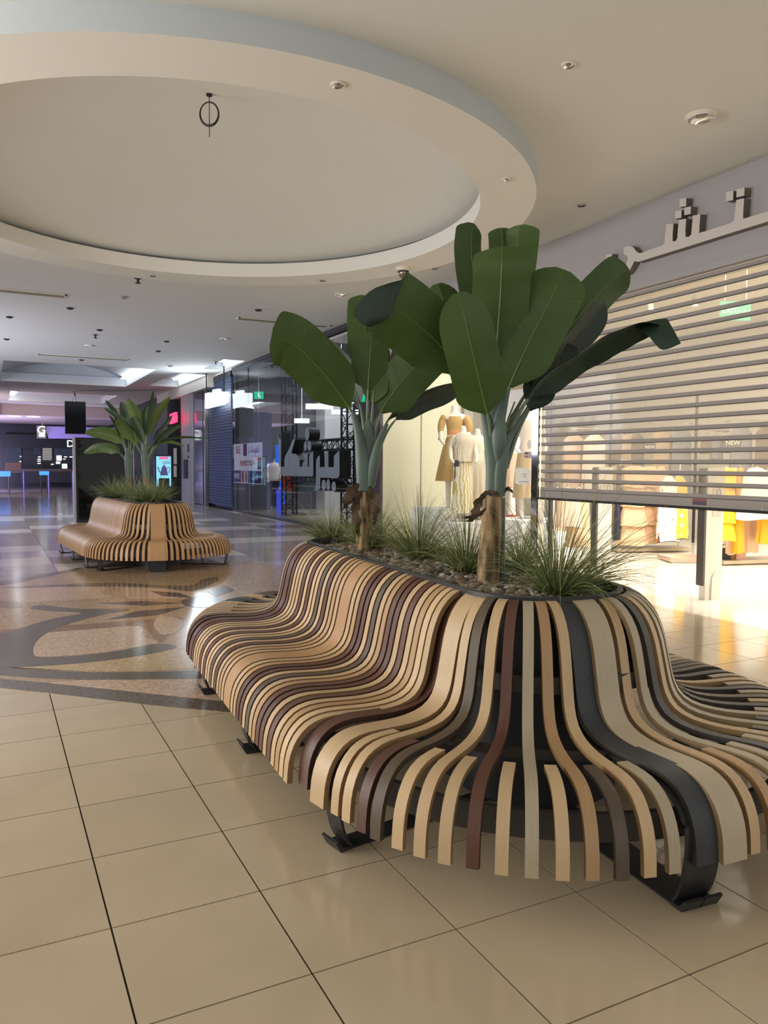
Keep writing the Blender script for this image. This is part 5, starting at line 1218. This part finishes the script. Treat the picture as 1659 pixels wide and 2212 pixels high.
# ================================================================ TRUSS SHOP
M_truss = mat('black_truss', '#18181b', .4)
def truss(A, B_, w, n, label_or_parent, name='truss', side=None):
    A, B_ = Vector(A), Vector(B_); d = (B_-A).normalized(); s = Vector((1, 0, 0)); u = d.cross(s).normalized(); b = MB()
    C4 = [s*a*w/2+u*c*w/2 for a, c in ((-1, -1), (1, -1), (1, 1), (-1, 1))]
    for c in C4: b.tube([A+c, B_+c], .030, 6)
    for i in range(n):
        P, Q = A+(B_-A)*(i/n), A+(B_-A)*((i+1)/n)
        for k in range(4):
            c0, c1 = C4[k], C4[(k+1) % 4]
            b.tube([P+(c0 if i % 2 else c1), Q+(c1 if i % 2 else c0)], .013, 4); b.tube([P+c0, P+c1], .013, 4)
    return b.build(name, M_truss, label_or_parent, smooth=True)
TX = 8.0
tr = empty('stage_truss', (TX, 17.5, 0), 'black lattice truss frame standing inside the glass shopfront', 'truss')
ya, yb = ax(625, 1000, TX).y, ax(757, 1000, TX).y
truss((TX, ya, .01), (TX, ya, 4.4), .34, 14, tr, 'upright_truss'); truss((TX, yb, .01), (TX, yb, 4.4), .34, 14, tr, 'upright_truss')
z1_ = ax(700, 962, TX).z; z2_ = ax(690, 1036, TX).z
truss((TX, yb+.1, z1_), (TX, ya-.1, z1_), .26, 12, tr, 'cross_truss'); truss((TX, yb+.1, z2_), (TX, ya-.1, z2_), .14, 12, tr, 'cross_truss')
# big grey letters
SX = 7.3; KZ = 280/1659
M_sl = mat('sign_grey_face', '#b4b8b8', .5); M_sb = mat('sign_black_return', '#101114', .5)
t = empty('window_lettering', ax(670, 1000, SX), 'large grey Arabic shop letters with black sides hanging behind the glass', 'sign')
def gl(pts, name='letter', smn=0): return fpoly(pts, SX, KZ, 490, 940, .30, [M_sl, M_sb], name, t, smn)
gl([(1142,330),(1160,280),(1190,258),(1190,408),(1250,408),(1250,230),(1300,200),(1300,408),(1368,410),(1370,265),(1400,232),(1440,195),(1442,500),(1430,540),(1400,552),(1196,543),(1193,680),(1180,702),(1160,710),(1118,710),(1140,640)])
gl([(735,405),(735,350),(740,285),(800,165),(838,70),(870,35),(872,60),(825,235),(880,240),(908,265),(930,320),(934,403),(965,403),(968,360),(1000,310),(1000,290),(975,262),(1005,240),(1035,246),(1035,403),(1052,403),(1052,270),(1075,230),(1105,200),(1106,500),(1098,525),(1080,530),(740,522),(735,520),(700,515),(700,405)])
gl([(655,-5),(665,40),(690,60),(694,-40),(694,405),(668,405),(660,200)])
for cx, cy, rx, ry in ((1005,142,19,62),(1055,140,25,64),(1028,-15,26,82),(1240,642,28,74),(1297,636,24,74),(1368,660,28,70)):
    gl([(cx+rx*math.cos(a*PI/10), cy+ry*math.sin(a*PI/10)) for a in range(20)], 'letter_dot')
# sale poster hung behind the glass
PX_ = 7.19; ya_, yb_ = ax(566, 1000, PX_).y, ax(503, 1000, PX_).y
zt, zb2 = ax(503, 960, PX_).z, ax(503, 1042, PX_).z
t = empty('sale_poster', (PX_, (ya_+yb_)/2, zb2), 'white, red and navy poster reading SALE, hung behind the shopfront glass', 'poster')
M_pw = mat('poster_white', '#d8d3de', .6, emit='#d8d3de', estr=.10); M_pr = mat('poster_red', '#b02a38', .6); M_pn = mat('poster_navy', '#2e2f6a', .6); M_pk = mat('poster_pink', '#c86a80', .6); M_pg = mat('poster_gold', '#b9ad92', .6)
Wp, Hp = yb_-ya_, zt-zb2
def pp(a, c, dx=0): return Vector((PX_-.012-dx, yb_-a*Wp, zb2+c*Hp))      # a: 0 left..1 right in the picture, c: 0 bottom..1 top
def patch(a0, a1, c0, c1, m_, dx=.001, name='field'):
    b = MB(); b.prism([pp(a0, c0, dx), pp(a1, c0, dx), pp(a1, c1, dx), pp(a0, c1, dx)], (-.002, 0, 0)); fixn(b.build(name, m_, t))
b = MB(); b.box((PX_-.012, ya_, zb2), (PX_+.01, yb_, zt)); b.build('board', M_pw, t)
patch(.40, .52, .69, .99, M_pn); patch(.88, .99, .36, .64, M_pn); patch(.01, .07, .36, .64, M_pk); patch(.01, .31, .02, .32, M_pn); patch(.33, .43, .02, .32, M_pk); patch(.45, .55, .02, .32, M_pg); patch(.57, .99, .02, .32, M_pn)
pX, pY, pZ = Vector((0, -1, 0)), Zup, Vector((-1, 0, 0))
textmesh('SALE', .36, basis(pX, pY, pZ, pp(.21, .84, .004)), M_pr, 'lettering', t, sx=.72)
textmesh('FROM 20% TO 75% OFF', .23, basis(pX, pY, pZ, pp(.53, .50, .004)), M_pr, 'lettering', t, sx=.62)
textmesh('SUMMER', .26, basis(pX, pY, pZ, pp(.16, .17, .004)), M_pw, 'lettering', t, sx=.66)
textmesh('\ufe95\ufe8e\ufec0\ufef4\ufed4\ufea8\ufe97', .33, basis(pX, pY, pZ, pp(.76, .84, .004)), M_pn, 'lettering', t, sx=.8)
textmesh('\ufed2\ufef4\ufebc\ufedf\ufe8d', .28, basis(pX, pY, pZ, pp(.78, .17, .004)), M_pw, 'lettering', t, sx=.8)
def heart(a, c, r, m_):
    P = [pp(a, c, .004)+Vector((0, -r*math.sin(q)**3, r*1.6*(13*math.cos(q)-5*math.cos(2*q)-2*math.cos(3*q)-math.cos(4*q))/16)) for q in [2*PI*i/28 for i in range(28)]]
    b = MB(); b.prism(P, (-.002, 0, 0)); fixn(b.build('heart', m_, t))
heart(.46, .84, .11, M_pr); heart(.935, .50, .11, M_pr); heart(.04, .50, .08, M_pr); heart(.38, .17, .10, M_pr)
b = MB()
for q in range(8): a = q*PI/4; c = pp(.50, .17, .004)+Vector((0, math.cos(a)*.06, math.sin(a)*.09)); b.prism([c+Vector((0, .03*math.cos(w*PI/5), .045*math.sin(w*PI/5))) for w in range(10)], (-.002, 0, 0))
b.build('flower', mat('poster_flower', '#8c7f58', .6), t)
b = MB()
for s in (.1, .9): b.tube([(PX_, ya_+(yb_-ya_)*s, zt), (PX_, ya_+(yb_-ya_)*s, 4.45)], .004, 4)
b.build('hanging_wire', M_steel, t)
# things inside
P = ax(594, 1000, 8.15); pq = Vector((P.x, P.y, 0)); t, s = mannequin(pq, .1, 1.62, 'far mannequin in a white sweatshirt and dark trousers behind the glass')
frock(t, pq, .1, s, (1.42,1.3,1.1,.92,.86), (.11,.19,.18,.19,.18), (.09,.13,.12,.13,.12), c_wht, 5, .03, 'sweatshirt'); sleeve(t, pq, .1, s, 1, c_wht, .08, .5, .06); sleeve(t, pq, .1, s, -1, c_wht, .08, .5, .06)
frock(t, pq, .1, s, (.95,.8,.5,.2,.08), (.15,.16,.15,.14,.13), (.11,.12,.12,.11,.11), c_navy, 2, .02, 'trousers')
for u, x, z0_, z1g, w, m_, lab, em in ((606, 8.3, .25, 2.15, .32, '#1f5fe0', 'glowing blue panel standing left of the big grey letters', .9), (604, 8.0, .05, .75, .2, '#3a4fd8', 'lower blue lit strip under the blue panel', .7)):
    p = ax(u, 1000, x); b = MB(); b.obox(Vector((p.x, p.y, (z0_+z1g)/2)), vd*w/2, toCam*.03, Zup*(z1g-z0_)/2); b.obox(Vector((p.x, p.y, z0_/2)), vd*.05, toCam*.03, Zup*z0_/2)
    tag(b.build('glowing_display', mat('blue_light', m_, .4, emit=m_, estr=em)), lab, 'light panel')
c_or = cloth('orange_cloth', '#e0522a'); c_dkg = cloth('dark_green_cloth', '#3a4a48')
A_, B__ = gp(618, 8.35), gp(672, 8.6); rail(A_.x, A_.y, B__.x, B__.y, 1.5, 'clothes rail of orange and dark green tops behind the grey letters')
for u, m_, lab in ((622, c_or, 'orange top at the left of the rail behind the truss'), (632, c_or, 'second orange top, between the truss and the grey letters'), (642, c_or, 'third orange top under the grey letters'), (652, c_dkg, 'dark green top beside the orange ones'), (662, c_dkg, 'dark green top at the right of the far rail')):
    p = gp(u, 8.35); garment(p, vyaw+.4, 1.5, .72, .42, .44, .2, m_, lab)
p = gp(541, 8.0); t = empty('bench_seat', (p.x, p.y, 0), 'small dark bench on the floor of the truss shop', 'bench')
b = MB(); b.obox(p+Zup*.43, vd*.6, toCam*.2, Zup*.03); b.build('seat', M_black, t)
for s_ in (-1, 1):
    b = MB(); b.obox(p+vd*.5*s_+Zup*.2, vd*.025, toCam*.16, Zup*.2); b.build('leg', M_black, t)
p = gp(536, 7.95); b = MB(); b.obox(p+Zup*.14, vd*.36, toCam*.3, Zup*.14); b.obox(p+Zup*.30, vd*.38, toCam*.32, Zup*.02); tag(b.build('display_block', M_plin), 'low white display block just inside the glass below the poster', 'plinth')
M_soft = emis('softbox', (.92, .95, 1), 2.2)
for u, v, d, w, h, lab in ((737,857,19,.9,.30,'bright angled light box high inside the truss shop'), (690,878,20,.7,.14,'flat light strip below the angled light box'), (652,909,22,.42,.13,'small oval ceiling light inside the truss shop'), (748,890,21,.8,.12,'pale light strip near the right truss upright')):
    P = ad(u, v, d); b = MB(); b.obox(P, vd*w/2, toCam*.03, Zup*h/2); b.tube([P+Zup*h/2, Vector((P.x, P.y, 4.45))], .006, 4); tag(b.build('light_box', M_soft), lab, 'light')
for u, v, d, lab in ((559, 854, 23.8, 'small green running-man exit sign at the left in the truss shop'), (775, 857, 17, 'green exit sign beside the far banana leaves')):
    P = ad(u, v, d); t = empty('exit_sign', P, lab, 'sign'); b = MB(); b.obox(P, vd*.14, toCam*.02, Zup*.11); b.build('board', mat('exit_lit', '#17a877', .5, emit='#17b080', estr=1.4), t)
    b = MB(); b.obox(P+toCam*.022+Zup*.02, vd*.02, toCam*.002, Zup*.05); b.obox(P+toCam*.022-Zup*.05+vd*.025, vd*.035, toCam*.002, Zup*.012); b.build('pictogram', emis('pict', (1, 1, 1), 1.5), t)
    b = MB(); b.tube([P+Zup*.11, Vector((P.x, P.y, 4.45))], .006, 4); b.build('rod', M_steel, t)
# wall cladding and shelving at the back of the truss shop
p = gp(548, 7.95); t = empty('wardrobe_unit', (p.x, p.y, 0), 'pale framed shelving unit at the back of the truss shop', 'shelf unit')
for s_ in (-.62, -.2, .22, .62):
    b = MB(); b.obox(p+vd*s_+Zup*1.1, vd*.03, toCam*.2, Zup*1.1); b.build('upright', M_gate, t)
for z in (.5, 1.2, 2.2):
    b = MB(); b.obox(p+Zup*z, vd*.64, toCam*.2, Zup*.02); b.build('shelf', M_gate, t)
for k, (s_, m_, lab) in enumerate(((-.42, c_dkg, 'dark jacket hanging left in the far shelving unit'), (0, c_grey, 'grey jacket hanging in the middle of the far shelving unit'), (.42, c_tan, 'tan jacket hanging right in the far shelving unit'))):
    garment(p+vd*s_, vyaw, 2.1, 1.3, .30, .32, .2, m_, lab)

# ================================================================ FARTHER DOWN THE MALL
# grey-blue slatted shutter
M_rs = mat('slate_shutter', '#414e68', .42, metal=.3)
b = MB(); y0_, y1_ = 25.02, 27.95
for i in range(44):
    z = .12+i*.098; b.box((FX-.02, y0_, z), (FX+.03, y1_, z+.088)); b.box((FX-.032, y0_, z+.03), (FX-.02, y1_, z+.07))
t = empty('slate_shutter', (FX, 26.4, 0), 'closed slate-blue roller shutter beyond the glass shopfront', 'shutter')
o = b.build('slats', M_rs, t); o['kind'] = 'stuff'
b = MB(); b.box((FX-.04, y0_, 4.38), (FX+.06, y1_, 4.55)); b.build('shutter_box', M_dkpanel, t)
# blown-out white letters
M_wl = emis('white_letters_glow', (.9, .97, 1), 5.0)
t = empty('lit_lettering', ax(465, 862, FX-.5), 'glaring white illuminated letters hung in front of the slate shutter', 'sign')
for q in ([(443,850),(452,848),(452,857),(459,856),(459,842),(470,840),(470,848),(479,846),(479,873),(443,882)], [(480,848),(486,846),(486,868),(480,871)]):
    b = MB(); b.prism([ax(u, v, FX-.45) for u, v in q], (.12, 0, 0)); fixn(b.build('letter', M_wl, t))
b = MB()
for u in (446, 484): P = ax(u, 850, FX-.4); b.tube([P, Vector((P.x, P.y, ZC-.005))], .02, 6)
b.build('bracket', M_black, t)
area('letter_sign_spill', (FX-.75, 26.3, 3.7), (FX-1.9, 25.2, 4.63), 1.2, .5, 40, (.75, .87, 1))
# red sign on the dark portal
t = empty('red_lettering', ax(372, 902, FX-.3), 'glowing red letters on the dark portal past the pale pilaster', 'sign')
M_red = emis('red_glow', (1, .03, .10), 2.6)
for q in ([(366,895),(378,890),(378,893.5),(366,898.5)], [(366,900),(378.5,895),(378.5,911),(373,913.5),(366,916)]):
    b = MB(); b.prism([ax(u, v, FX-.47) for u, v in q], (.1, 0, 0)); fixn(b.build('letter', M_red, t))
b = MB(); b.box((FX-.39, 33.2, 0), (FX-.02, 35.6, 4.2)); b.box((FX-.42, 33.2, 0), (FX-.39, 33.3, 4.2)); tag(b.build('portal_frame', M_dkpanel), 'dark portal frame of the shop past the pale pilaster', 'frame')
for v0, v1, lab in ((968, 1003, 'upper grey poster frame on the dark portal'), (1006, 1030, 'lower grey poster frame on the dark portal')):
    b = MB(); P, Q = ax(376, v1, FX-.4), ax(381, v0, FX-.4); b.box((FX-.42, min(P.y, Q.y), min(P.z, Q.z)), (FX-.39, max(P.y, Q.y), max(P.z, Q.z))); tag(b.build('poster_frame', M_gate), lab, 'frame')
b = MB(); b.box((FX-.13, 30.7, 2.0), (FX-.10, 30.85, 2.3)); b.box((FX-.13, 30.75, 1.75), (FX-.10, 30.85, 1.85)); b.box((FX-.13, 30.9, .95), (FX-.10, 31.6, 1.7)); tag(b.build('wall_notices', M_dkpanel), 'small dark notices on the pale pilaster', 'notice')
# black screen totem behind the second bench
TY = 21.2; P0 = ay(165, 1100, TY); P1 = ay(289, 1100, TY); ztt = ay(225, 946, TY).z
t = empty('screen_totem', ((P0.x+P1.x)/2, TY, 0), 'tall black glass advertising totem behind the tan bench', 'totem')
b = MB(); b.box((P0.x, TY, .0), (P1.x, TY+.22, ztt)); b.build('housing', mat('totem_black', '#0b0d13', .5), t)
b = MB(); b.box((P0.x+.06, TY-.012, .08), (P1.x-.03, TY, ztt-.05)); b.build('screen', mat('black_glass', '#05060a', .04, spec=.35), t)
b = MB(); b.box((P0.x-.05, TY-.02, 0), (P0.x, TY+.24, ztt+.01)); b.box((P1.x, TY-.02, 0), (P1.x+.02, TY+.24, ztt+.01)); b.build('edge_trim', mat('silver_trim', '#a9a39b', .3, metal=.5), t)
# hanging screen
HY = 36.0; A1, A2 = ay(141, 937, HY), ay(185, 868, HY)
t = empty('hanging_screen', ((A1.x+A2.x)/2, HY, A1.z), 'black portrait screen hanging from a chrome pole above the totem', 'screen')
b = MB(); b.box((A1.x, HY, A1.z), (A2.x, HY+.14, A2.z)); b.build('housing', M_dkpanel, t)
b = MB(); b.box((A1.x+.015, HY-.008, A1.z+.02), (A2.x-.015, HY, A2.z-.02)); b.build('screen', mat('off_screen', '#05070e', .15, spec=.15), t)
b = MB(); b.tube([((A1.x+A2.x)/2-.02, HY+.05, A2.z), ((A1.x+A2.x)/2-.02, HY+.05, ZC)], .05, 10); b.build('pole', M_chrome, t, smooth=True)
# lit kettle advert
KY = 27.5; A1, A2 = ay(338, 1050, KY), ay(369, 986, KY)
t = empty('advert_screen', ((A1.x+A2.x)/2, KY, 0), 'glowing turquoise advertising screen with a kettle, right of the small banana plants', 'screen')
b = MB(); b.box((A1.x-.06, KY, 0), (A2.x+.04, KY+.15, A2.z+.06)); b.build('housing', M_dkpanel, t)
b = MB(); b.box((A1.x, KY-.01, A1.z), (A2.x, KY, A2.z)); b.build('screen', emis('turquoise_screen', (.28, .78, .95), .9), t)
M_k = emis('kettle_violet', (.10, .08, .30), .6)
def kp(u, v): return ay(u, v, KY-.016)
b = MB(); b.prism([kp(346,1027),(kp(348,1016)),(kp(350,1008)),(kp(359,1008)),(kp(361,1016)),(kp(363,1027))], (0, .004, 0)); b.tube([kp(347,1022), kp(343,1016), kp(342,1011), kp(339.5,1009)], .018, 6); b.tube([kp(361,1012), kp(365,1009), kp(367,1013), kp(364,1022)], .014, 6); b.tube([kp(354.5,1008), kp(354.5,1004)], .03, 6); b.build('kettle_picture', M_k, t)
b = MB(); b.prism([kp(344,986.6), kp(364,986.6), kp(364,992), kp(344,992)], (0, .004, 0)); b.build('banner', emis('pink_banner', (.85, .12, .35), 1.0), t)
for v in (997, 1000): 
    b = MB(); b.prism([kp(351,v), kp(368,v), kp(368,v+1.1), kp(351,v+1.1)], (0, .004, 0)); b.build('text_line', M_k, t)
b = MB(); b.prism([kp(343,1033), kp(343,1050), kp(366,1050), kp(366,1033)], (0, .004, 0)); b.build('lower_black_band', M_black, t)  # black band across the lower part of the advert screen
# end wall shop: sign band, shutters, counter
EY_ = 54.9
def eb(u0, v0, u1, v1, y=EY_, th=.1, m=M_dark, name='panel', lab=None, cat=None, par=None):
    A, B_ = ay(u0, v1, y), ay(u1, v0, y); b = MB(); b.box((A.x, y-th, A.z), (B_.x, y, B_.z)); o = b.build(name, m, par)
    if lab: tag(o, lab, cat)
    return o
t = empty('far_kiosk', ay(90, 1040, EY_), 'dark fast-food style frontage with glowing letters at the far end of the mall', 'shopfront')
eb(10, 946, 370, 967, par=t, m=mat('far_black_band', '#07090f', .4), name='sign_band', th=.5)
M_glow = emis('pale_letter_glow', (.75, 1, 1), 2.5)
textmesh('D', .62, basis(Vector((1, 0, 0)), Zup, Vector((0, -1, 0)), ay(152, 959, EY_-.56)), M_glow, 'letter', t, ext=.02)
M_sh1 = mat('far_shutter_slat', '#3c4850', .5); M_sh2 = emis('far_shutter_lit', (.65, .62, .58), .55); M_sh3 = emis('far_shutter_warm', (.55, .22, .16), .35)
b = MB()
def stripes(u0, u1, v0, v1, n, mi):
    for i in range(n):
        v = v0+(v1-v0)*(i+.0)/n; A, B_ = ay(u0, v+(v1-v0)/n*.5, EY_-.06), ay(u1, v, EY_-.06); b.box((A.x, EY_-.09, A.z), (B_.x, EY_-.04, B_.z), mi)
stripes(11, 46, 967, 1000, 14, 0); stripes(11, 46, 1000, 1022, 8, 2); stripes(72, 88, 968, 982, 6, 0); stripes(92, 112, 968, 995, 11, 1); stripes(117, 160, 968, 984, 8, 0); stripes(300, 356, 970, 986, 8, 1)
o = b.build('shutter_stripes', [M_sh1, M_sh2, M_sh3], t); o['kind'] = 'stuff'
M_wgl = emis('menu_glow', (.8, .85, .9), 1.6)
for u0, v0, u1, v1 in ((82,986,88,988),(81,991,88,993),(81,995,88,997),(81,1000,88,1002),(122,984,133,995),(121,997,130,1002),(134,1002,145,1012),(138,986,145,988),(150,986,158,988),(136,991,142,992.5),(43,985,46,987),(42,996,46,998),(110,1002,116,1004)):
    eb(u0, v0, u1, v1, EY_-.1, .03, M_wgl, 'lit_sign', par=t)
eb(10, 1013, 160, 1018, EY_-2.5, .8, mat('counter_brown', '#3f342f', .4), 'counter_top', par=t); eb(46, 1018, 160, 1042, EY_-2.6, .6, mat('counter_front', '#1d1b20', .3), 'counter_front', par=t)
for u, lab in ((51, 'violet barrier post at the left of the far counter'), (105, 'violet barrier post in the middle of the far counter'), (157, 'violet barrier post beside the totem, far away')):
    P = ay(u, 1018, 45); b = MB(); b.tube([(P.x, P.y, 0), P], .04, 8); tag(b.build('barrier_post', mat('violet_post', '#5a58a8', .3, emit='#4a48a0', estr=.2)), lab, 'post')
M_bl = emis('blue_glow', (.04, .22, 1), 1.9)
for u0, u1, v1, lab in ((-6, 22, 1029, 'long glowing blue light box at the far left border'), (85, 105, 1026, 'small glowing blue light box right of the long one')):
    P = ay((u0+u1)/2, 1028, 43); tb = empty('blue_light_box', (P.x, 43, 0), lab, 'light box')
    eb(u0, 1018, u1, v1, 43, .3, M_bl, 'lit_case', par=tb)
    for u in (u0+3, u1-3):
        P = ay(u, 1025, 42.85); b = MB(); b.tube([(P.x, P.y, 0), P], .03, 6); b.build('leg', M_black, tb)
# hanging banner with G
t = empty('hanging_banner', ay(120, 935, 48), 'lilac hanging banner with a glowing letter G above the far shop', 'sign')
eb(79.5, 920, 99, 947, 48, .08, mat('banner_grey', '#6b6660', .6), 'grey_end', par=t)
b = MB(); b.prism([ay(u, v, 47.98) for u, v in ((101,921),(300,925),(300,950),(105,947),(98,926))], (0, .06, 0)); fixn(b.build('lilac_panel', mat('lilac', '#8e82c0', .6, emit='#7a6fb0', estr=.28), t))
textmesh('G', .62, basis(Vector((1, 0, 0)), Zup, Vector((0, -1, 0)), ay(89.5, 929.5, 47.86)), emis('g_glow', (1, 1, 1), 2.5), 'letter', t, ext=.02)
eb(84, 938, 97, 940, 47.88, .02, M_glow, 'underline', par=t); eb(84, 941.5, 97, 943, 47.88, .02, M_glow, 'underline', par=t)
b = MB(); P = ay(92, 920, 48); b.tube([P, Vector((P.x, P.y, 4.1))], .03, 6); b.build('rod', M_steel, t)
# far soffit downlights
for u, v, lab in ((30, 898.5, 'left one of two glowing lights in the violet soffit'), (72, 899.5, 'right one of two glowing lights in the violet soffit')):
    P = az(u, v, 4.05); b = MB(); b.lathe((P.x, P.y, 4.045), [(.32, 0), (.32, -.02), (.01, -.025)], 20); tag(b.build('soffit_light', emis('warm_spot', (1, .85, .8), 4)), lab, 'ceiling light')
